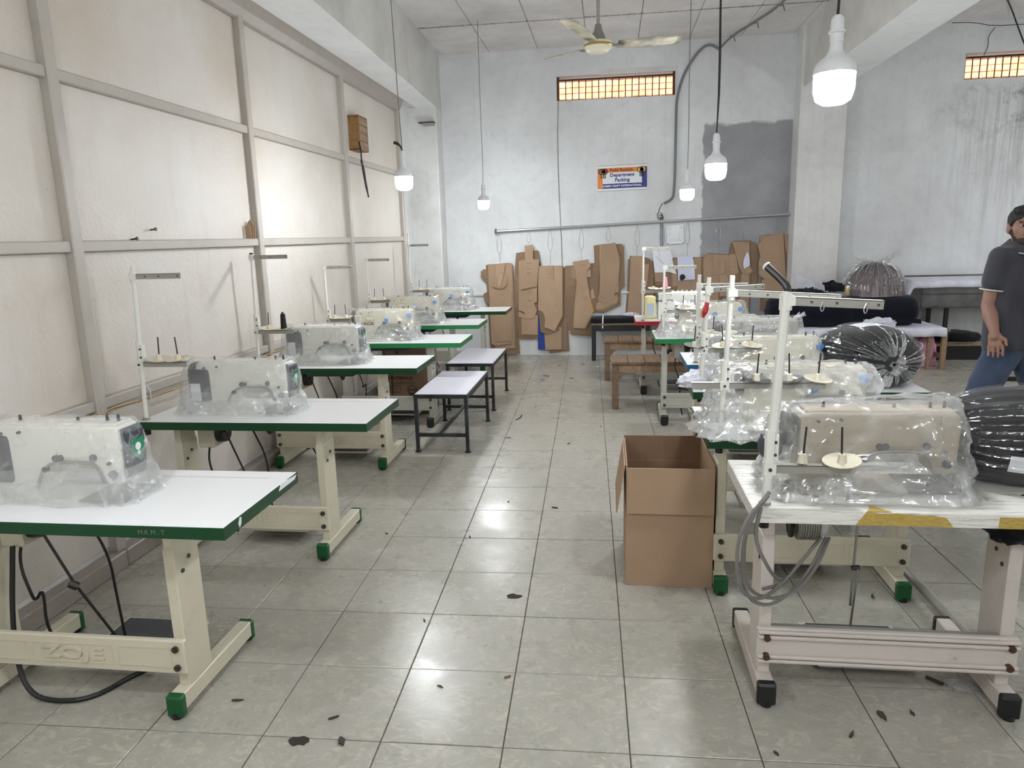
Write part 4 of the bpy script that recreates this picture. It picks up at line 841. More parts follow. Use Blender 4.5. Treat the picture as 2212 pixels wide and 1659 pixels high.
def open_carton():
    r = empty('open_carton', (.079, 3.09, 0), 0, 'open brown cardboard carton standing in the aisle', 'carton'); W, D, H = .388, .47, .565; t = .006
    bx('base', 'card_box', r, 0, W, 0, D, .001, .008)
    bx('front_wall', 'card_box', r, 0, W, 0, t, .008, H); bx('rear_wall', 'card_inner', r, 0, W, D-t, D, .008, H+.02)
    bx('side_wall', 'card_box', r, 0, t, t, D-t, .008, H+.01); bx('side_wall', 'card_box', r, W-t, W, t, D-t, .008, H+.012)
    MB().box(.004, W-.002, -.012, -.005, -.21, 0).build('front_flap', 'card_box', r, loc=(0, 0, H+.002), rot=(R_(-2.2), 0, 0))
    MB().box(-.008, -.002, .02, D-.05, -.23, 0).build('side_flap', 'card_box', r, loc=(0, 0, H+.006), rot=(0, R_(9), 0))
    MB().box(.0, .006, .02, D-.02, -.17, 0).build('side_flap', 'card_box', r, loc=(W, 0, H+.008), rot=(0, R_(-5), 0))
    for z in (H-.11, H-.2): MB().box(.02, W-.02, D-t-.001, D-t, z, z+.003).build('crease', 'card_dark', r)
    for x in (.09, .19, .3): MB().box(x, x+.002, D-t-.001, D-t, .1, H).build('crease', 'card_dark', r)
    MB().box(.12, .19, -.0135, -.0122, H-.175, H-.172).build('flap_crease', 'card_dark', r)
open_carton()
def printed_carton():
    r = empty('printed_carton', (-2.07, 6.3, 0), 0, 'brown printed carton under the fourth left table', 'carton'); W, D, H = .42, .4, .62
    bx('body', 'card_dark', r, 0, W, 0, D, 0, H, .004)
    M('box_ink', (58, 44, 36), .8)
    text('print', 'DEXTEROUS', .036, 'box_ink', r, (.16, -.001, .335), bold=.0012, ext=.0003, sx=1.15); text('print', 'Automatically Lockstitch', .024, 'box_ink', r, (.19, -.001, .29), ext=.0003)
    MB().box(.06, .16, -.001, 0, .2, .203).box(.06, .16, -.001, 0, .262, .265).box(.06, .063, -.001, 0, .2, .265).box(.157, .16, -.001, 0, .2, .265).box(.11, .112, -.001, 0, .2, .265).build('print_frame', 'box_ink', r)
    for q in (.045, .034): MB().tube([(.27+q*math.cos(a), -.0005, .225+q*math.sin(a)) for a in [2*math.pi*k/20 for k in range(20)]], .003, 4, True).build('print_ring', 'box_ink', r)
    text('print', 'CNCC', .026, 'box_ink', r, (.27, -.001, .225), ext=.0003, bold=.001)
    MB().box(W, W+.001, .12, .2, .33, .42).build('label', 'paper', r)
    for k in range(3): MB().box(W, W+.0008, .03, .09, .34+k*.03, .346+k*.03).build('print', 'box_ink', r)
printed_carton()
# ------------------------------------------------------------------ cardboard patterns on the rail
PAT = [
 ('long plain', (-1.421, 1.244), [
  (9.535,'card_dark',[(-1.589,1.234),(-1.279,1.246),(-1.258,1.222),(-1.218,0.031),(-1.575,0.016),(-1.598,0.658)]),
  (9.5266,'card_dark',[(-1.663,1.172),(-1.601,1.171),(-1.558,0.994),(-1.601,1.016),(-1.664,1.092)]),
  (9.5266,'card_dark',[(-1.662,0.844),(-1.6,0.881),(-1.563,0.68),(-1.623,0.703),(-1.654,0.768)]),
  (9.521,'card',[(-1.554,1.229),(-1.261,1.238),(-1.253,0.106),(-1.525,0.102),(-1.557,0.659)]),
  (9.507,'card',[(-1.585,1.23),(-1.275,1.245),(-1.255,0.979),(-1.29,0.175),(-1.522,0.143),(-1.571,0.177),(-1.582,0.823)]),
  (9.493,'card',[(-1.575,0.813),(-1.273,0.873),(-1.291,0.208),(-1.518,0.199),(-1.532,0.552)]),
  (9.479,'card',[(-1.477,1.234),(-1.47,1.102),(-1.516,1.103),(-1.547,1.029),(-1.53,0.948),(-1.449,0.911),(-1.378,0.927),(-1.331,0.966),(-1.329,1.099),(-1.368,1.089),(-1.349,1.237)]),
  (9.465,'card',[(-1.482,1.238),(-1.343,1.237),(-1.417,0.944),(-1.446,0.944)]),
 ]),
 ('narrow tab', (-1.029, 1.475), [
  (9.535,'card_dark',[(-1.178,1.373),(-0.909,1.396),(-0.881,1.214),(-0.904,0.54),(-0.941,0.251),(-1.151,0.256),(-1.206,0.297),(-1.208,1.125)]),
  (9.528,'card_dark',[(-1.211,1.126),(-1.175,1.04),(-1.185,0.653),(-1.244,0.697),(-1.225,0.794)]),
  (9.5294,'card_dark',[(-1.274,0.977),(-1.213,1.04),(-1.201,0.869),(-1.236,0.805)]),
  (9.521,'card',[(-1.159,0.545),(-0.933,0.553),(-0.939,0.285),(-1.158,0.293)]),
  (9.507,'card',[(-1.172,1.269),(-1.102,1.283),(-0.922,1.184),(-0.941,0.727),(-0.983,0.717),(-0.944,0.619),(-0.978,0.517),(-1.093,0.494),(-1.12,0.524),(-1.191,0.527),(-1.189,0.601),(-1.135,0.589),(-1.108,0.551),(-1.113,0.589),(-1.161,0.613),(-1.188,0.616)]),
  (9.493,'card',[(-1.087,1.469),(-0.98,1.479),(-0.977,1.286),(-1.084,1.285)]),
  (9.479,'card',[(-1.136,1.285),(-0.895,1.29),(-0.934,0.941),(-1.151,0.895)]),
 ]),
 ('flared leg', (-0.75, 1.203), [
  (9.535,'card_dark',[(-0.619,1.197),(-0.582,1.186),(-0.531,0.082),(-0.629,0.075),(-0.793,0.056)]),
  (9.521,'card',[(-0.857,0.378),(-0.618,0.375),(-0.63,0.085),(-0.841,0.081)]),
  (9.5252,'blue_print',[(-0.93,0.563),(-0.903,0.563),(-0.891,0.323),(-0.859,0.301),(-0.841,0.08),(-0.943,0.087)]),
  (9.507,'card_dark',[(-0.922,0.619),(-0.825,0.607),(-0.645,0.355),(-0.809,0.289),(-0.9,0.325)]),
  (9.493,'card',[(-0.918,1.2),(-0.595,1.201),(-0.601,0.541),(-0.711,0.338),(-0.849,0.392),(-0.834,0.489),(-0.856,0.582),(-0.883,0.609),(-0.923,0.622)]),
  (9.479,'card',[(-0.791,1.204),(-0.716,1.204),(-0.709,1.004),(-0.799,1.044)]),
 ]),
 ('vest', (-0.345, 1.26), [
  (9.535,'card_dark',[(-0.567,1.191),(-0.452,1.196),(-0.338,1.011),(-0.382,0.391),(-0.421,0.353),(-0.499,0.353),(-0.529,0.44),(-0.571,0.861)]),
  (9.5294,'card_dark',[(-0.23,1.218),(-0.123,1.223),(-0.104,1.196),(-0.159,0.623),(-0.19,0.593),(-0.34,0.703),(-0.337,1.087)]),
  (9.5266,'card_dark',[(-0.503,0.933),(-0.3,0.929),(-0.233,0.458),(-0.238,0.276),(-0.506,0.299)]),
  (9.5182,'yellow_print',[(-0.243,0.765),(-0.228,0.757),(-0.19,0.586),(-0.209,0.563)]),
  (9.521,'card',[(-0.482,1.182),(-0.413,1.181),(-0.422,1.013),(-0.476,1.037)]),
  (9.507,'card',[(-0.41,0.993),(-0.269,0.991),(-0.204,0.553),(-0.303,0.362),(-0.463,0.38),(-0.444,0.669)]),
  (9.514,'card',[(-0.231,0.872),(-0.193,0.887),(-0.172,0.768),(-0.228,0.749)]),
  (9.5,'card',[(-0.275,1.11),(-0.235,1.151),(-0.221,1.045),(-0.279,1.044)]),
  (9.493,'card',[(-0.461,1.236),(-0.442,1.25),(-0.259,1.273),(-0.225,1.185),(-0.26,1.148),(-0.275,1.103),(-0.272,0.942),(-0.31,0.935),(-0.345,0.956),(-0.367,0.983),(-0.413,0.988),(-0.435,1.167)]),
 ]),
 ('tall thick', (0.002, 1.465), [
  (9.535,'card_dark',[(-0.157,1.453),(-0.032,1.457),(0.182,1.459),(0.192,0.936),(0.139,0.88),(0.136,0.688),(-0.094,0.589),(-0.175,0.604),(-0.14,0.777)]),
  (9.5238,'card',[(-0.151,0.701),(0.12,0.812),(0.09,0.69),(-0.079,0.623),(-0.163,0.624)]),
  (9.5126,'card',[(-0.14,0.748),(0.105,0.79),(0.09,0.714),(-0.017,0.677),(-0.14,0.733)]),
  (9.521,'card',[(-0.115,1.459),(0.088,1.462),(0.135,0.942),(0.135,0.85),(0.082,0.828),(-0.109,0.931)]),
  (9.507,'card',[(-0.085,1.463),(0.088,1.462),(0.152,1.229),(0.123,0.951),(0.082,0.868),(0.082,0.738),(-0.04,0.703),(-0.136,0.745),(-0.13,0.81),(-0.109,0.806),(-0.067,0.759),(-0.078,0.786),(-0.116,0.817),(-0.108,1.084)]),
  (9.493,'card',[(-0.062,1.436),(-0.066,1.459),(0.089,1.478),(0.157,1.226),(0.118,1.214),(0.081,1.216),(0.028,1.24),(-0.066,1.298)]),
 ]),
 ('straight', (0.368, 1.293), [
  (9.535,'card_dark',[(0.284,1.294),(0.441,1.287),(0.546,1.249),(0.589,0.765),(0.486,0.535),(0.243,0.538),(0.271,0.923)]),
  (9.521,'card_dark',[(0.523,1.22),(0.568,1.234),(0.588,0.843),(0.493,0.538),(0.455,0.539)]),
  (9.507,'card',[(0.287,1.297),(0.44,1.29),(0.455,0.922),(0.44,0.537),(0.244,0.543),(0.274,0.925)]),
  (9.493,'card',[(0.284,1.182),(0.522,1.195),(0.495,0.913),(0.3,0.997),(0.32,1.121)]),
 ]),
 ('white paper', (0.681, 1.363), [
  (9.535,'card_dark',[(0.554,1.234),(0.792,1.214),(0.883,1.264),(0.896,0.798),(0.559,0.796)]),
  (9.521,'card',[(0.827,1.243),(0.878,1.264),(0.889,0.905),(0.818,0.914)]),
  (9.507,'card_dark',[(0.584,1.081),(0.799,1.095),(0.802,0.915),(0.601,0.912)]),
  (9.5014,'card',[(0.598,1.081),(0.702,1.079),(0.697,0.963),(0.6,0.971)]),
  (9.493,'paper',[(0.557,1.365),(0.786,1.356),(0.813,1.274),(0.818,1.215),(0.868,1.059),(0.761,1.095),(0.716,1.085),(0.594,1.084)]),
 ]),
 ('drawn sheet', (0.994, 1.275), [
  (9.535,'card_dark',[(0.816,1.261),(1.204,1.264),(1.214,1.202),(1.186,0.771),(0.801,0.777)]),
  (9.521,'card',[(1.092,1.267),(1.176,1.261),(1.18,0.804),(1.11,0.805)]),
  (9.514,'card',[(1.057,1.089),(1.124,1.165),(1.13,0.774),(1.06,0.775)]),
  (9.507,'card',[(0.888,1.015),(1.056,1.011),(1.047,0.799),(0.885,0.802)]),
  (9.493,'paper_blue',[(0.877,1.274),(1.065,1.28),(1.091,1.167),(1.103,0.988),(0.891,0.976)]),
 ]),
 ('curved', (1.373, 1.302), [
  (9.535,'card_dark',[(1.201,1.25),(1.253,1.31),(1.527,1.288),(1.558,1.04),(1.424,0.705),(1.223,0.701)]),
  (9.521,'card',[(1.251,1.309),(1.358,1.293),(1.51,1.289),(1.545,1.041),(1.412,1.036),(1.406,0.711),(1.306,0.705),(1.213,1.009),(1.203,1.242)]),
  (9.5154,'card',[(1.411,1.037),(1.517,1.042),(1.526,0.769),(1.419,0.77)]),
  (9.507,'card',[(1.319,1.271),(1.463,1.283),(1.479,1.206),(1.479,1.121),(1.462,1.075),(1.432,1.044),(1.326,1.037)]),
  (9.493,'card',[(1.332,1.256),(1.393,1.262),(1.399,1.069),(1.327,1.063)]),
 ]),
 ('white leaf', (1.697, 1.397), [
  (9.535,'card_dark',[(1.556,1.447),(1.77,1.449),(1.854,1.403),(1.883,0.917),(1.802,0.817),(1.798,0.542),(1.652,0.544),(1.557,0.845),(1.528,1.281)]),
  (9.528,'card_dark',[(1.778,1.413),(1.846,1.38),(1.88,0.91),(1.821,0.872)]),
  (9.521,'card',[(1.525,1.289),(1.608,1.302),(1.646,1.062),(1.549,1.033)]),
  (9.521,'card',[(1.678,1.039),(1.776,1.044),(1.792,0.819),(1.787,0.551),(1.672,0.553)]),
  (9.507,'card',[(1.548,1.448),(1.761,1.445),(1.784,1.153),(1.807,1.052),(1.702,1.035),(1.641,1.156),(1.58,1.372)]),
  (9.5042,'card',[(1.656,0.931),(1.675,0.923),(1.655,0.836),(1.572,0.825),(1.58,0.925)]),
  (9.493,'card',[(1.708,1.109),(1.782,1.127),(1.818,1.076),(1.729,1.045)]),
  (9.4846,'paper_blue',[(1.739,1.325),(1.756,1.292),(1.768,1.231),(1.774,1.154),(1.758,1.137),(1.706,1.112),(1.693,1.163),(1.698,1.225),(1.718,1.285)]),
 ]),
 ('broad rounded', (2.066, 1.526), [
  (9.535,'card_dark',[(1.898,1.52),(2.176,1.531),(2.28,1.517),(2.292,1.041),(2.235,0.911),(2.213,0.748),(2.017,0.577),(1.929,0.594),(1.931,0.994)]),
  (9.5266,'card',[(1.895,1.455),(1.896,1.52),(1.945,1.518),(1.944,1.454)]),
  (9.521,'card',[(1.956,0.975),(2.23,0.95),(2.208,0.796),(2.014,0.76),(1.937,0.777)]),
  (9.5182,'card',[(2.179,1.531),(2.27,1.516),(2.261,1.34),(2.213,1.303)]),
  (9.507,'card',[(1.934,1.496),(1.971,1.51),(2.169,1.55),(2.23,0.959),(2.168,0.936),(2.063,0.951),(1.964,0.98),(1.917,1.011),(1.886,1.054),(1.887,1.197),(1.909,1.257),(1.864,1.392)]),
 ]),
]
PLAB = {'long plain': 'leftmost hanging bundle of long cardboard patterns with a V-shaped piece on top', 'narrow tab': 'cardboard pattern bundle with a narrow tab on top and handwritten lines',
 'flared leg': 'cardboard pattern bundle with a trouser-shaped front sheet over a blue strip', 'vest': 'cardboard pattern bundle with a vest-shaped piece in front', 'tall thick': 'tall thick cardboard pattern bundle hanging highest left of the switchboard',
 'straight': 'straight cardboard pattern bundle behind the black-capped thread stand', 'white paper': 'pattern bundle with a large white paper piece in front', 'drawn sheet': 'pattern bundle with a pale blue sheet showing a black drawing',
 'curved': 'cardboard pattern bundle with a curved pocket piece against the cement patch', 'white leaf': 'cardboard pattern bundle with a white leaf-shaped paper', 'broad rounded': 'rightmost broad rounded cardboard pattern bundle beside the pillar'}
def rail_z(x): return 1.662+.0286*(x+1.48)
for nm, (hx, hz), sheets in PAT:
    r = empty('pattern_bundle', (hx, 9.5, hz), 0, PLAB[nm], 'cardboard pattern', 'hanging pattern bundles')
    for k, (y, m, pl) in enumerate(sheets):
        cx = sum(p[0] for p in pl)/len(pl); cz = sum(p[1] for p in pl)/len(pl)
        loc = (cx-hx, y-9.5, cz-hz)
        o = MB().prism([(p[0]-cx, p[1]-cz) for p in pl], -.002, .002).build('sheet', m, r, loc=loc, rot=(random.uniform(-.006, .006), 0, 0))
        if m.startswith('card') and k in (0, 1, 2):      # more sheets of the stack peeking out behind
            for q in range(3 if k == 0 else 1): inst(o, r, (loc[0]+random.uniform(-.026, .026), loc[1]+.003+.0035*q+.002, loc[2]+random.uniform(-.03, .01)), (0, R_(random.uniform(-2.2, 2.2)), 0))
    zt = rail_z(hx)-hz; ln = zt-.1
    w = .028
    MB().tube([(0, -.03, .012), (0, -.034, max(zt-.3, .03)), (w, -.034, max(zt-.26, .06)), (w*1.1, -.034, zt-.15), (.004, -.03, zt-.03), (0, -.025, zt+.018), (-.004, -.03, zt-.03), (-w*1.1, -.034, zt-.15), (-w, -.034, max(zt-.26, .06)), (.002, -.034, max(zt-.3, .03))], .0022, 5, smooth=2).build('wire_hook', 'steel', r)
    def scrib(x, z, n, s, m='ink', y=None):
        mb = MB(); q = random.Random(int(x*1000)); px = x
        for k in range(n):
            l = q.uniform(.4, 1)*s; mb.tube([(px, 0, z), (px+l*.4, 0, z+q.uniform(-.3, .5)*s), (px+l, 0, z+q.uniform(-.3, .3)*s)], .0022, 4); px += l*1.5
        mb.build('handwriting', m, r, loc=(-hx, (y or 9.465)-9.5, -hz))
    if nm == 'narrow tab':
        for q, z in enumerate((1.24, 1.17, 1.12, 1.095)): scrib(-1.06, z, 5, .013, y=9.474)
        for q, z in enumerate((.94, .88, .85, .75)): scrib(-1.06, z, 5, .013, y=9.502)
    if nm == 'vest':
        scrib(-.36, .78, 4, .02, y=9.50); scrib(-.33, .75, 3, .02, y=9.50); scrib(-.36, 1.2, 3, .018, y=9.488)
    if nm == 'straight': scrib(.09, .80, 4, .018, y=9.502)
    if nm == 'long plain': scrib(-1.43, 1.12, 4, .012, y=9.46); scrib(-1.45, 1.05, 3, .012, y=9.46); scrib(-1.42, .83, 3, .014, y=9.488)
    if nm == 'flared leg':
        for z in (1.16, 1.1, 1.04): scrib(-.745, z, 2, .012, y=9.474)
    if nm == 'tall thick': scrib(.17, 1.02, 2, .012, 'ink_red', y=9.502)
    if nm == 'curved':
        for z in (1.13, 1.08, 1.02): scrib(1.50, z, 2, .013, y=9.488)
    if nm == 'drawn sheet':
        pl = [(.94+.035*math.cos(a)*(1+.12*math.cos(3*a)), 1.02+.04*math.sin(a)*(1+.1*math.sin(2*a))) for a in [2*math.pi*k/16 for k in range(16)]]
        MB().prism([(p[0]-hx, p[1]-hz) for p in pl], -.0395, -.0385).build('printed_shape', 'ink', r)
        for z in (1.24, 1.2, 1.16, 1.1, 1.0, .96): scrib(.78, z, 4, .009, 'cable_grey', y=9.49)
    if nm == 'white paper':
        MB().tube([(.6, 9.489, 1.29), (.68, 9.489, 1.22), (.78, 9.489, 1.1)], .0018, 4).tube([(.63, 9.489, 1.36), (.66, 9.489, 1.30), (.63, 9.489, 1.26), (.72, 9.489, 1.18)], .0018, 4).build('drawn_line', 'cable_grey', r, loc=(-hx, -9.5, -hz))
    if nm == 'broad rounded': MB().ring(1.9, 1.93, .005, .006, 1.08, 1.13, .0005); MB().tube([(1.9, 9.505, 1.08), (1.9, 9.505, 1.13), (1.93, 9.505, 1.13), (1.93, 9.505, 1.08)], .0025, 4).build('cut_mark', 'ink', r, loc=(-hx, -9.5, -hz))
# ------------------------------------------------------------------ fabric, bundles, back-right corner
def capsule(mb, p0, p1, r0, r1, n=14, sq=None):
    p0 = Vector(p0); p1 = Vector(p1); d = p1-p0; L = d.length
    R = d.to_track_quat('Z', 'Y').to_matrix().to_4x4() if L > 1e-6 else Matrix.Identity(4)
    pr = [(max(r0*math.sin(a), .0005), -r0*math.cos(a)) for a in [math.pi/2*k/5 for k in range(6)]]+[(max(r1*math.cos(a), .0005), L+r1*math.sin(a)) for a in [math.pi/2*k/5 for k in range(6)]]
    mb.lathe(pr, n, Matrix.Translation(p0) @ R)
def ellip(mb, c, r, rot=None, n=18):
    T = Matrix.Translation(c) @ (rot.to_4x4() if rot else Matrix.Identity(4)) @ Matrix.Diagonal((r[0], r[1], r[2], 1))
    mb.lathe([(max(math.sin(a), .001), -math.cos(a)) for a in [math.pi*k/12 for k in range(13)]], n, T)
def remesh(name, mb, mat, parent, voxel=.01, smooth=6, warp=None, fac=.6):
    """fuse overlapping solids into one continuous surface"""
    me = bpy.data.meshes.new('tmp'); me.from_pydata(mb.v, [], mb.f); me.update()
    bm = bmesh.new(); bm.from_mesh(me); bmesh.ops.recalc_face_normals(bm, faces=bm.faces); bm.to_mesh(me); bm.free()
    o = bpy.data.objects.new('tmp', me); COL.objects.link(o)
    m = o.modifiers.new('r', 'REMESH'); m.mode = 'VOXEL'; m.voxel_size = voxel
    if smooth: s = o.modifiers.new('s', 'SMOOTH'); s.factor = fac; s.iterations = smooth
    dg = bpy.context.evaluated_depsgraph_get(); me2 = bpy.data.meshes.new_from_object(o.evaluated_get(dg)); bpy.data.objects.remove(o)
    me2.materials.clear(); me2.materials.append(MATS[mat]); me2.name = name
    if warp:
        for v in me2.vertices: v.co = warp(v.co.copy())
    me2.polygons.foreach_set('use_smooth', [True]*len(me2.polygons))
    q = bpy.data.objects.new(name, me2); COL.objects.link(q); q.parent = parent; return q
def crumple(name, label, cat, loc, size, mat, seed=0, cut=.35, amp=.35, group=None, part_name='cloth', nu=36, nv=18):
    """heap of crumpled cloth resting on its flat underside"""
    r = empty(name, loc, 0, label, cat, group)
    def fn(u, v):
        a = 2*math.pi*u; b_ = math.pi*v; d = Vector((math.cos(a)*math.sin(b_), math.sin(a)*math.sin(b_), -math.cos(b_)))
        k = 1+amp*(1-2*abs(noise.noise(d*2.1+Vector((seed, 0, 0)))))*.6+amp*.7*noise.noise(d*4.3+Vector((0, seed, 3)))
        return (d.x*size[0]*k, d.y*size[1]*k, max((d.z*k+cut)*size[2], .001+.003*abs(d.x)))
    MB().grid(fn, nu, nv, True).build(part_name, mat, r, smooth=55); return r
def bundle(label, loc, rz, L, rx, rzh, mat, filmmat, seed=1, papers=(), knot=True, flat=.72, pleat=.10):
    """bulging bundle of cloth inside a clear bag that is twisted shut at the end facing -Y"""
    r = empty('bagged_bundle', loc, rz, label, 'fabric bundle', 'bagged fabric bundles')
    def shape(u, v, k, pl):
        a = 2*math.pi*u; s = math.sin(math.pi*min(max(v, .001), .999))**.5
        y = math.cos(math.pi*v)*L/2
        w = max(0, (v-.45)/.55)
        f = 1+.05*noise.noise((math.cos(a)*1.6, math.sin(a)*1.6, v*2.4+seed))+pl*w*(.5-abs(math.sin(a*9+2*math.sin(a*2+seed)))+1.3*noise.noise((math.cos(a)*5, math.sin(a)*5, v*1.2+seed)))
        x = math.cos(a)*rx*s*f*k; z = math.sin(a)*rzh*s*f*k
        z = max(z, -rzh*flat*k+.004*noise.noise((x*20, y*20, 0)))
        return (x, y*k, z+rzh*flat+.003)
    MB().grid(lambda u, v: shape(u, v, .955, pleat*.35), 64, 26, True).build('cloth', mat, r, smooth=180)
    MB().grid(lambda u, v: shape(u, v, 1.0, pleat), 150, 40, True).build('bag_film', filmmat, r, smooth=35)
    for (u0, u1, v0, v1) in papers: MB().grid(lambda u, v: shape(u0+(u1-u0)*u, v0+(v1-v0)*v, .975, pleat*.5), 6, 8).build('paper_strip', 'paper', r)
    fd = MB(); q = random.Random(seed)
    for k in range(60):      # folds of gathered film running out from the twist
        u0 = q.random(); ve = .99-q.uniform(.12, .42)**1.2*1.2; du = q.uniform(-.03, .03); wd = q.uniform(.0015, .006); n = 7; vs_ = []
        for i in range(n):
            t = i/(n-1); v = .985+(ve-.985)*t; u = u0+du*t; ww = wd*(1-t)**.6*(.35+.65*math.sin(math.pi*min(t*1.6+.12, 1)))+.0006; hgt = 1.0+.035*(1-t)
            a_ = Vector(shape(u, v, 1.002, pleat)); b2 = Vector(shape(u+.004, v, 1.002, pleat)); sd = (b2-a_).normalized() if (b2-a_).length > 1e-7 else Vector((1, 0, 0)); c_ = Vector(shape(u, v, 1.0+.045*(1-t), pleat))
            vs_ += [a_-sd*ww, c_, a_+sd*ww]
        fd.add(vs_, [(3*i, 3*i+1, 3*i+4, 3*i+3) for i in range(n-1)]+[(3*i+1, 3*i+2, 3*i+5, 3*i+4) for i in range(n-1)])
    tag(fd.build('gathered_folds', 'film_fold', r), kind='stuff')
    if knot:
        def kn(u, v):
            a = 2*math.pi*u; rr = .010+.036*v**1.2*(1+.5*math.sin(a*4+seed)+.45*noise.noise((math.cos(a)*3, math.sin(a)*3, seed))); return (rr*math.cos(a), -L/2-.004-.035*v-.012*math.sin(a*3)*v, rzh*flat+rr*math.sin(a)*.8)
        MB().grid(kn, 60, 9, True).build('knot', 'film_fold', r)
    return r
bundle('dark fabric bundle in a clear bag tied with a knot facing the aisle', (1.40, 4.12, .75), R_(16), .50, .275, .19, 'fabric_charcoal', 'film_tied', 3, ((.60, .64, .55, .97), (.68, .76, .62, .96), (.18, .3, .45, .6)))
bundle('dark navy bundle in glossy plastic at the right end of the cracked table', (1.50, 2.475, .75), R_(82), .80, .215, .18, 'fabric_charcoal', 'film_tied', 8, ((.52, .58, .3, .38),), flat=.8)
crumple('white_cloth', 'crumpled white cloth at the left end of the tied bundle table', 'cloth', (.50, 4.0, .75), (.1, .09, .06), 'fabric_white', 5)
crumple('black_rag', 'black rag hanging under the right end of the cracked table', 'cloth', (1.30, 2.30, .60), (.1, .05, .075), 'fabric_black', 7, cut=.9)
def low_bench():
    r = empty('low_table', (1.95, 8.42, 0), 0, 'low wooden table carrying the black fabric roll', 'table'); W, D, H = 1.80, .75, .462
    bx('top', 'wood_pale', r, 0, W, 0, D, H-.03, H-.004, .003)
    for x in (.02, W-.075):
        for y in (.01, D-.06): bx('leg', 'wood_pale', r, x, x+.055, y, y+.045, 0, H-.03, .004)
        bx('end_rail', 'wood_pale', r, x+.01, x+.035, .055, D-.06, .12, .17); bx('end_apron', 'wood_pale', r, x, x+.05, .03, D-.04, H-.1, H-.03)
    bx('inner_leg', 'wood_pale', r, W-.21, W-.17, .04, .08, .0, H-.03, .004)
    c = empty('table_cloth', (1.95, 8.42, .462), 0, 'white cloth spread over the low wooden table', 'cloth')
    def fn(u, v):
        x = -.005+1.76*u; t = v*.80
        y, z = (.70-t, .004) if t < .71 else (-.012-.006*math.sin(x*30), .004-(t-.71)*1.0)
        return (x, y, z+.004*noise.noise((x*7, y*7, 2))+.002)
    o = MB().grid(fn, 60, 24).build('cloth', 'fabric_white', c, smooth=180); s = o.modifiers.new('t', 'SOLIDIFY'); s.thickness = .004
low_bench()
def roll():
    r = empty('fabric_roll', (1.82, 8.74, .468), 0, 'thick black fabric roll lying on the low white-clothed table', 'fabric roll')
    def fn(u, v):
        a = 2*math.pi*u; e = min(v, 1-v)*14; k = min(1, (1-(1-min(e, 1))**2.2))**.5 if e < 1 else 1
        x = 1.69*v; rr = .178*max(k, .02)*(1+.04*noise.noise((math.cos(a)*1.3, math.sin(a)*1.3, v*5)))
        return (x, rr*math.cos(a)*1.15, max(.172+rr*math.sin(a), .002))
    MB().grid(fn, 40, 60, True).build('roll', 'fabric_navy', r, smooth=180)
    MB().grid(lambda u, v: (1.69*(.97*v+.015), -.205-.004*math.sin(v*40)+.02*u, .03+.02*math.sin(v*9)+.05*u), 3, 40).build('loose_edge', 'fabric_navy', r)
roll()
def mauve():
    r = empty('mauve_bundle', (3.06, 8.84, .80), 0, 'mauve fabric sack in a dull plastic bag on the black roll', 'fabric bundle', 'bagged fabric bundles')
    def sh(u, v, k, pl):
        a = 2*math.pi*u; t = v; rr = (1-t**2.6)**.5*(1-.10*t) if t < 1 else 0
        f = 1+.06*noise.noise((math.cos(a)*1.4, math.sin(a)*1.4, t*2))+pl*(.25+t)*(.5-abs(math.sin(a*10+math.sin(a*3)))+noise.noise((math.cos(a)*6, math.sin(a)*6, t)))
        return (math.cos(a)*.37*rr*f*k, math.sin(a)*.23*rr*f*k, .40*t*k+.004+.02*(1-t)*max(0, noise.noise((u*9, 0, 1))))
    MB().grid(lambda u, v: sh(u, v, .95, .02), 60, 24, True).build('cloth', 'fabric_mauve', r, smooth=180)
    MB().grid(lambda u, v: sh(u, v, 1.0, .12), 140, 34, True).build('bag_film', 'film_sack', r, smooth=35)
    fd = MB(); q = random.Random(5)
    for k in range(44):
        u0 = q.uniform(.5, 1.); te_ = q.uniform(.15, .7); du = q.uniform(-.02, .02); wd = q.uniform(.0012, .004); n = 8; vs_ = []
        for i in range(n):
            t = i/(n-1); v = .97+(te_-.97)*t; u = u0+du*t; ww = wd*(1-t)**.5+.0006
            a_ = Vector(sh(u, v, 1.004, .12)); c_ = Vector(sh(u, v, 1.004+.03*(1-t)+.006, .12)); sd = Vector((-math.sin(6.283*u), math.cos(6.283*u), 0)); vs_ += [a_-sd*ww, c_, a_+sd*ww]
        fd.add(vs_, [(3*i, 3*i+1, 3*i+4, 3*i+3) for i in range(n-1)]+[(3*i+1, 3*i+2, 3*i+5, 3*i+4) for i in range(n-1)])
    tag(fd.build('gathered_folds', 'film_dull', r), kind='stuff')
    for sgn, w in ((-1, .15), (1, .14)):
        MB().grid(lambda u, v: (sgn*(.02+w*1.4*v+.05*v*math.cos(6.28*u)), .06*v*math.sin(6.28*u)+.01, .405+.05*v+.055*v*math.sin(6.28*u*2)*.4-(.06*v if sgn < 0 else .0)+.05*v*math.cos(6.28*u)), 24, 8, True).build('bag_ear', 'film_dull', r)
mauve()
crumple('black_cloth_heap', 'black cloth heap at the left end of the fabric roll', 'cloth', (2.24, 8.62, .80), (.19, .09, .085), 'fabric_black', 3)
crumple('black_cloth_heap', 'rumpled black cloth between the grey felt and the mauve sack', 'cloth', (2.58, 8.82, .80), (.14, .1, .12), 'fabric_black', 9)
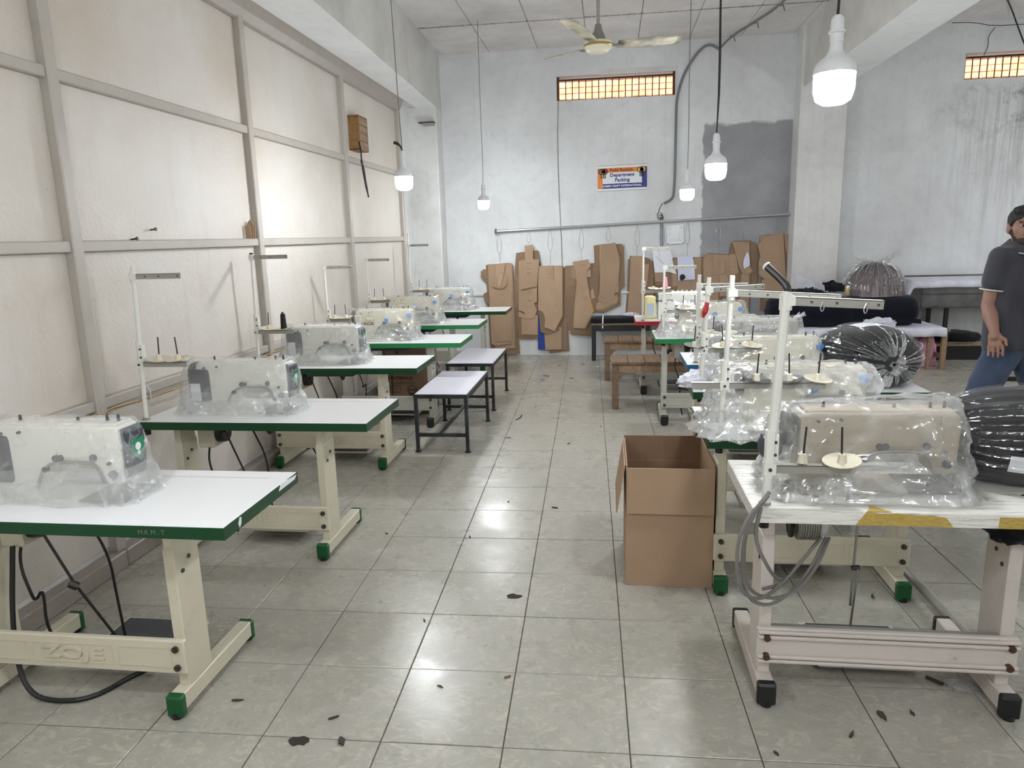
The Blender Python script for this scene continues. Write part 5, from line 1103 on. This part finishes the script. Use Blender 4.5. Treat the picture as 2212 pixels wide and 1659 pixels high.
def felts():
    for k in range(5):
        r = empty('felt_sheet', (2.25+.045*k, 8.64+.035*k, 1.0-.012*k), 0, ['front light grey felt sheet with a ragged lower edge', 'second curved grey felt sheet from the pillar', 'third curved grey felt sheet from the pillar', 'fourth curved grey felt sheet from the pillar', 'last curved grey felt sheet next to the black cloth'][k], 'felt sheet', 'curved felt sheets')
        def fn(u, v):
            hgt = (.17-.012*k)*(1-.55*u*u); return (-.11+.2*u, -.06+.05*v+.02*math.sin(u*3), -.09+hgt*v+(.012*math.sin(u*34+k) if v < .1 else 0))
        o = MB().grid(fn, 16, 6).build('sheet', 'felt_grey', r, smooth=180); s = o.modifiers.new('t', 'SOLIDIFY'); s.thickness = .007
felts()
crumple('plastic_scrap', 'small crumpled plastic bag lying on the roll before the mauve sack', 'plastic bag', (2.55, 8.64, .815), (.16, .06, .035), 'film_dull', 4, amp=.5)
crumple('yellow_cloth', 'yellowish cloth tucked beside the mauve sack', 'cloth', (2.75, 8.78, .81), (.05, .05, .08), 'fabric_yellow', 6)
crumple('white_fabric_knot', 'crumpled pale fabric on the low table behind the tied bundle', 'cloth', (3.02, 8.50, .474), (.15, .06, .07), 'fabric_white', 12, amp=.5)
crumple('pink_cloth', 'pink cloth heap under the low wooden table', 'cloth', (3.60, 8.72, 0), (.12, .12, .26), 'fabric_pink', 13)
crumple('yellow_bag', 'yellow cloth heap under the low wooden table', 'cloth', (3.32, 8.72, 0), (.12, .12, .27), 'fabric_yellow', 14)
crumple('dark_sack', 'dark sack under the left part of the low wooden table', 'cloth', (2.6, 8.8, 0), (.4, .22, .22), 'fabric_black', 15)
def side_table():
    r = empty('side_table', (3.55, 8.98, 0), 0, 'cloth-covered table along the right back wall', 'table'); W, D, H = 2.2, .56, .95
    bx('top', 'wood_pale', r, 0, W, 0, D, H-.03, H-.003)
    for x in (.38, 1.4, W-.06): 
        for y in (.03, D-.06): bx('leg', 'black_plastic', r, x, x+.04, y, y+.04, 0, H-.03)
    bx('low_shelf', 'wood_pale', r, .3, W-.02, .06, D-.02, .17, .2, .003)
    bx('plinth', 'black_plastic', r, .34, W-.06, .1, D-.03, .0, .168)
    c = empty('grey_drape', (3.55, 8.98, .95), 0, 'grey cloth skirt hanging from the table along the back wall', 'cloth')
    for z0, z1, d in ((-.16, -.02, -.012), (-.315, -.15, -.008)):
        o = MB().grid(lambda u, v: (.08+2.1*u, d-.004*math.sin(u*60), z0+(z1-z0)*v-.10*u*.0), 60, 6).build('cloth_tier', 'fabric_grey', c, smooth=180); s = o.modifiers.new('t', 'SOLIDIFY'); s.thickness = .004
    c = empty('white_spread', (3.42, 8.93, .953), 0, 'white sheet laid over the table along the back wall', 'cloth')
    def fn(u, v):
        x = 2.3*u; y = .02+.56*v; z = .004+.006*noise.noise((x*3, y*5, 4))
        if v < .12: z -= (.12-v)*(.7+.4*(u < .05)); y = .02+.05*v
        if u < .05: z -= (.05-u)*2.6*(1-v*.6)
        return (x, y, z+.01*v)
    o = MB().grid(fn, 60, 24).build('sheet', 'fabric_white', c, smooth=180); s = o.modifiers.new('t', 'SOLIDIFY'); s.thickness = .003
    b = empty('folded_board', (3.6, 9.50, .965), 0, 'thin grey board lying at the rear edge of the wall table', 'board'); bx('board', 'fabric_grey', b, 0, 2., -.04, .03, 0, .022)
    crumple('black_cushion', 'flat black cushion on the low shelf of the wall table', 'cushion', (4.17, 9.2, .225), (.26, .2, .085), 'fabric_black', 16, amp=.12)
    bp = empty('shelf_sheet', (4.0, 9.06, .2), 0, 'thin grey sheet lying under the black cushion', 'sheet'); bx('sheet', 'arm_grey', bp, 0, .38, 0, .3, .001, .02)
side_table()
fs = empty('steel_frame_stand', (3.6, 7.0, 0), 0, 'low dark steel frame on the floor behind the walking person', 'frame')
bx('long_bar', 'cap_black', fs, -.1, 1.2, 0, .04, .16, .2); MB().cyl((-.2, -.35, .02), (.35, .0, .17), .018, n=6).build('slanted_bar', 'dark_steel', fs)
for x in (.3, 1.0): bx('leg', 'cap_black', fs, x, x+.035, 0, .035, 0, .16)
# black cloth on a dark bench by the back wall
bb = empty('dark_bench', (-.21, 9.1, 0), 0, 'dark bench with a thin wooden top by the back wall', 'bench')
bx('top', 'wood_worn', bb, 0, 1.0, 0, .36, .458, .478); bx('apron', 'black_plastic', bb, .0, 1.0, .01, .35, .38, .458)
for x in (.0, .96):
    for y in (.01, .31): bx('leg', 'black_plastic', bb, x, x+.05, y, y+.04, 0, .38)
bc = empty('folded_black_cloth', (-.2, 9.12, .478), 0, 'folded black cloth lying on the dark bench', 'cloth')
MB().grid(lambda u, v: (-.02+.98*u, .17+.17*math.cos(math.pi*(1-v))*1.0, .002+.075*math.sin(math.pi*v)**.4*(1+.15*noise.noise((u*7, v*3, 1)))), 40, 14).build('cloth', 'fabric_black', bc, smooth=180)
MB().tube([(.13, .0, .0), (.13, .01, .06), (.135, .1, .088), (.14, .3, .08)], .009, 6, smooth=1).build('white_tie', 'paper', bc); MB().tube([(.13, -.005, .03), (.128, -.01, -.06)], .009, 6).build('white_tie_end', 'paper', bc)
crumple('white_lace_strip', 'white elastic strip heaped on the black cloth by the back wall', 'strip', (.28, 9.24, .56), (.09, .05, .025), 'fabric_white', 17, amp=.6)
# ------------------------------------------------------------------ litter on the floor
def scrap(k, x, y, s, mat='scrap_dark', label=None, group='dark scraps on the floor'):
    q = random.Random(k); n = 9
    s *= .62
    pl = [(s*q.uniform(.2, 1.1)*math.cos(2*math.pi*i/n)*1.4, s*q.uniform(.3, 1.)*math.sin(2*math.pi*i/n)*.42) for i in range(n)]
    o = MB().prism(pl, .001, .004+.004*q.random(), 'z').build('floor_scrap', mat, None, loc=(x, y, 0), rot=(0, 0, q.uniform(0, 3)))
    tag(o, label, 'scrap', group)
M('scrap_dark', (66, 60, 55), .9)
SC = [(-.711, 8.087, .05, 'on the aisle floor, biggest by the rear wall'), (-.73, 7.852, .03, 'just in front of the biggest floor scrap'), (-.607, 8.768, .028, 'near the cardboard patterns'), (-.324, 8.864, .045, 'near the leg of the dark bench'), (-.411, 7.955, .035, 'in front of the rear wooden bench'),
      (-.795, 5.513, .025, 'in the aisle beside the front stool'), (-.307, 5.356, .022, 'in the mid aisle right of the front stool'), (-.065, 5.877, .02, 'in the aisle by the front wooden bench'), (-.684, 6.574, .018, 'in the aisle between the stools and benches'), (-.315, 4.02, .04, 'left of the open carton, tangled'), (-.606, 4.1, .02, 'in the aisle centre before the carton'), (-.743, 3.561, .025, 'in the aisle level with the second left table'),
      (-.776, 2.701, .02, 'beside the bright floor reflection'), (-.604, 2.26, .022, 'right of the lower floor reflection'), (-.368, 2.335, .028, 'in the near aisle, brownish'), (-.928, 2.053, .022, 'near the foot of the nearest left table'), (-.858, 1.942, .05, 'near the bottom frame edge, frayed'), (-1.214, 3.581, .018, 'by the foot of the second left table'), (.897, 2.244, .05, 'in front of the cracked table, hook-shaped'), (1.004, 2.259, .03, 'in front of the cracked table, short'), (.771, 2.13, .025, 'before the beam of the cracked table'), (.516, 2.023, .02, 'by the left foot of the cracked table'), (.755, 2.532, .05, 'under the cracked table, dusty'), (-1.316, 2.112, .035, 'between the nearest left foot and the aisle'), (1.149, 3.061, .03, 'under the second right table')]
for k, (x, y, s, t) in enumerate(SC): scrap(k, x, y, s, 'scrap_dark' if k not in (14, 22) else 'wood_worn', 'dark scrap '+t)
for k, (x, y, t) in enumerate([(-1.033, 4.467, 'farthest white fluff on the aisle floor'), (-1.017, 4.267, 'middle white fluff on the aisle floor'), (-.97, 4.071, 'nearest white fluff on the aisle floor'), (-1.178, 4.351, 'white fluff nearest the third left table')]): scrap(40+k, x, y, .014, 'paper', t, 'white fluff on the floor')
tag(MB().tube([(-.78, 6.26, .003), (-.775, 6.2, .003), (-.79, 6.12, .003), (-.81, 6.08, .003)], .005, 5, smooth=1).build('wire_offcut', 'cable_black'), 'curved dark wire offcut on the aisle floor', 'wire')
crumple('plastic_wrapper', 'crumpled clear plastic wrapper on the floor under the cracked table', 'plastic', (1.24, 2.43, 0), (.05, .035, .012), 'film_bag', 31, amp=.6)
tag(MB().cyl((1.13, 2.47, .006), (1.17, 2.43, .006), .006, n=8).build('stub', 'disc_dark'), 'small brown stub on the floor under the cracked table', 'stub')
# ------------------------------------------------------------------ the walking person
M('skin', (142, 106, 90), .55, var=.12, vs_=12); M('skin_lip', (124, 78, 70), .55); M('hair_black', (18, 16, 17), .7, bump=.5, bs=160); M('beard', (48, 38, 34), .8, bump=.3, bs=200)
m_fabric('polo_grey', (68, 68, 74), (58, 58, 64), 260, 3); m_fabric('jeans', (74, 86, 108), (50, 60, 80), 200, 4); M('eye_white', (176, 166, 158), .4); M('shoe', (40, 36, 34), .6); M('trim_white', (210, 208, 204), .8); M('ring_gold', (220, 190, 120), .25, 1.)
def person():
    P0 = Vector((2.47, 4.75, 0))
    r = empty('person', P0, 0, 'person in a dark grey polo shirt and jeans walking past the right row', 'person')
    W = lambda x, y, z: Vector((x, y, z))-P0
    Fa = R_(-100); F = Vector((math.cos(Fa), math.sin(Fa), 0)); Rr = Vector((math.sin(Fa), -math.cos(Fa), 0))*1.0      # Rr: his right, image left
    if Rr.x > 0: Rr = -Rr
    up = Vector((0, 0, 1)); HC = W(2.472, 4.76, 1.565)
    hd = lambda f, s, u: HC+F*f+Rr*s+up*u
    Rot = Matrix((Rr, F, up)).transposed()
    sh = Vector((.91, .41, 0)); ct = Vector((.41, -.91, 0))      # shoulder line, chest direction
    RS, LS = W(2.325, 4.69, 1.385), W(2.64, 4.83, 1.385)
    RE, RW_ = W(2.292, 4.70, 1.10), W(2.292, 4.60, .955)
    LE, LW_ = W(2.72, 4.78, 1.11), W(2.74, 4.62, .93)
    RH, RK, RA = W(2.43, 4.73, .84), W(2.285, 4.75, .455), W(2.10, 4.82, .10)
    LH, LK, LA = W(2.57, 4.79, .84), W(2.68, 4.72, .47), W(2.74, 4.72, .08)
    b = MB()
    ellip(b, hd(-.008, 0, .028), (.074, .094, .088), Rot); ellip(b, hd(.018, 0, -.03), (.06, .068, .075), Rot); ellip(b, hd(.035, 0, -.075), (.042, .045, .035), Rot)
    ellip(b, hd(.07, .0, .03), (.055, .022, .014), Rot)                                    # brow
    capsule(b, hd(.088, 0, .012), hd(.106, 0, -.022), .007, .012); ellip(b, hd(.098, 0, -.027), (.016, .012, .009), Rot)   # nose
    ellip(b, hd(.083, 0, -.052), (.024, .012, .006), Rot); ellip(b, hd(.081, 0, -.063), (.02, .011, .006), Rot); ellip(b, hd(.066, 0, -.092), (.024, .018, .015), Rot)
    for s in (-1, 1):
        ellip(b, hd(-.005, .076*s, -.008), (.012, .022, .032), Rot); ellip(b, hd(.036, .036*s, -.018), (.03, .03, .034), Rot)
    capsule(b, hd(-.02, 0, -.07), W(2.475, 4.775, 1.40), .053, .06); capsule(b, RS+sh*.08+up*.005, LS-sh*.08+up*.005, .045, .045)
    capsule(b, W(2.478, 4.765, 1.30), W(2.49, 4.76, .95), .12, .115); capsule(b, RS+sh*.03, LS-sh*.03, .055, .055)
    for a, e, w_ in ((RS, RE, RW_), (LS, LE, LW_)): capsule(b, a, e, .05, .040); capsule(b, e, e+(w_-e)*.35, .040, .042); capsule(b, e+(w_-e)*.35, w_, .042, .027)
    for h, k_, a in ((RH, RK, RA), (LH, LK, LA)): capsule(b, h, k_, .085, .055); capsule(b, k_, k_+(a-k_)*.35, .055, .056); capsule(b, k_+(a-k_)*.35, a, .056, .036); capsule(b, a, a+Vector((.12, -.05, -.05)), .036, .03)
    # hands: palm and five fingers, hanging relaxed
    def hand(w_, e, s):
        d = (w_-e).normalized(); d = (d+Vector((.12, .1, -1.1))).normalized(); ac = Vector((.8, -.6, 0)); ac = (ac-ac.dot(d)*d).normalized(); nn = d.cross(ac)
        capsule(b, w_, w_+d*.03, .026, .028)
        for q in (-.028, -.0095, .0095, .028): capsule(b, w_+d*.02+ac*q*.75, w_+d*.085+ac*q, .0135, .012)
        for q, L in ((-.036, .062), (-.0122, .074), (.0122, .08), (.036, .07)):
            p0 = w_+d*.088+ac*q; p1 = p0+(d*.9+nn*.15*s).normalized()*L*.45; p2 = p1+(d*.8+nn*.45*s).normalized()*L*.32; p3 = p2+(d*.5+nn*.8*s).normalized()*L*.25
            capsule(b, p0, p1, .0088, .0082, 10); capsule(b, p1, p2, .0082, .0075, 10); capsule(b, p2, p3, .0075, .0065, 10)
        t0 = w_+d*.03+ac*.024; t1 = t0+(d*.6+ac*.7+nn*.3*s).normalized()*.042; t2 = t1+(d*.95+ac*.1+nn*.2*s).normalized()*.032
        capsule(b, t0, t1, .0125, .011, 10); capsule(b, t1, t2, .0105, .0085, 10)
        return w_+d*.1-ac*.0122
    rg = hand(RW_, RE, 1); hand(LW_, LE, 1)
    remesh('body', b, 'skin', r, .0045, 3, fac=.4)
    MB().tube([rg+Vector((.0105*math.cos(a), .0105*math.sin(a), 0)) for a in [2*math.pi*k/12 for k in range(12)]], .0022, 5, True).build('finger_ring', 'ring_gold', r)
    for s in (-1, 1):
        e = MB(); ellip(e, hd(.077, .031*s, .008), (.0125, .009, .006), Rot); eo = e.build('eye', 'eye_white', r, smooth=180)
        p = MB(); ellip(p, hd(.0845, .031*s, .008), (.006, .004, .0058), Rot); p.build('iris', 'hair_black', eo, smooth=180)
        q = MB(); capsule(q, hd(.088, .013*s, .028), hd(.079, .05*s, .031), .0045, .003); q.build('eyebrow', 'hair_black', r, smooth=180)
    h = MB(); ellip(h, hd(-.016, 0, .05), (.081, .094, .072), Rot); ellip(h, hd(-.05, 0, .01), (.073, .06, .08), Rot); ellip(h, hd(.03, .01, .098), (.065, .06, .03), Rot); ellip(h, hd(.06, .0, .085), (.055, .03, .022), Rot)
    for s in (-1, 1): ellip(h, hd(.012, .068*s, .035), (.014, .025, .035), Rot)
    remesh('hair', h, 'hair_black', r, .007, 2, warp=lambda c: c+Vector((1, 1, 1))*.006*noise.noise(c*38))
    d = MB(); ellip(d, hd(.041, 0, -.084), (.049, .047, .036), Rot)
    for s in (-1, 1): capsule(d, hd(.005, .063*s, -.02), hd(.03, .046*s, -.07), .012, .016)
    capsule(d, hd(.083, .022, -.046), hd(.083, -.022, -.046), .0055, .0055)
    remesh('beard', d, 'beard', r, .005, 2)
    s = MB()
    capsule(s, W(2.478, 4.765, 1.305), W(2.492, 4.76, 1.10), .135, .14); capsule(s, W(2.492, 4.76, 1.10), W(2.49, 4.75, .90), .145, .15)
    for q in (-.09, .09): capsule(s, W(2.48, 4.76, 1.30)+sh*q, W(2.49, 4.755, .88)+sh*q*1.05, .105, .115)
    capsule(s, RS+up*.01, LS+up*.01, .062, .062); capsule(s, RS+sh*.07+up*.025, LS-sh*.07+up*.025, .05, .05)
    for a, e in ((RS, RE), (LS, LE)): capsule(s, a, a+(e-a)*.5, .064, .066)
    def clip(c):
        c = c.copy(); z0 = .835
        if c.z < z0: c.z = z0+(c.z-z0)*.04
        c += Vector((.4, -.9, 0))*.010*noise.noise(Vector((c.x*9, c.y*9, c.z*4.5))); return c
    remesh('polo_shirt', s, 'polo_grey', r, .011, 5, warp=clip)
    for a, e in ((RS, RE), (LS, LE)):
        ax = (e-a).normalized(); c = a+(e-a)*.66; o1 = ax.orthogonal().normalized(); o2 = ax.cross(o1)
        MB().tube([c+.0655*(math.cos(t)*o1+math.sin(t)*o2) for t in [2*math.pi*k/20 for k in range(20)]], .0042, 6, True).build('sleeve_trim', 'trim_white', r)
    # collar with white tipping
    nk = W(2.474, 4.765, 1.462)
    for s_ in (-1, 1):
        def cf(u, v):
            a = u*math.pi*.95; rad = .068+.052*v; dirv = -ct*math.cos(a)+sh*(-s_)*math.sin(a)
            return nk+dirv*rad*(1.0+.05*u)+up*(.036-.050*v-.03*u-.035*u*u*v)
        o = MB().grid(cf, 16, 5).build('collar', 'polo_grey', r, smooth=180); m = o.modifiers.new('t', 'SOLIDIFY'); m.thickness = .006
        MB().tube([cf(u/12, .96)+Vector((0, 0, .005)) for u in range(13)]+[cf(1, .6)+Vector((0, 0, .005)), cf(1, .2)+Vector((0, 0, .005))], .0032, 5).build('collar_trim', 'trim_white', r)
    MB().tube([nk+ct*.09+up*(-.05), nk+ct*.122-up*.1, nk+ct*.134-up*.17], [.013, .012, .01], 6, smooth=1).build('placket', 'polo_grey', r, smooth=180)
    t = MB()
    capsule(t, W(2.42, 4.735, .87), W(2.58, 4.79, .87), .118, .118)
    for h_, k_, a in ((RH, RK, RA), (LH, LK, LA)): capsule(t, h_, k_, .108, .078); capsule(t, k_, a, .078, .062)
    remesh('jeans', t, 'jeans', r, .011, 4, warp=lambda c: c+Vector((.5, -.8, .2))*.009*noise.noise(Vector((c.x*12, c.y*12, c.z*16))))
    for a in (RA, LA):
        q = MB(); hl = Vector((a.x-.03, a.y, .045)); capsule(q, hl, hl+Vector((.2, -.07, -.005)), .044, .04); capsule(q, hl+Vector((0, 0, .0)), Vector((a.x, a.y, .09)), .045, .042)
        remesh('shoe', q, 'shoe', r, .01, 3, warp=lambda c: Vector((c.x, c.y, max(c.z, .002))))
person()
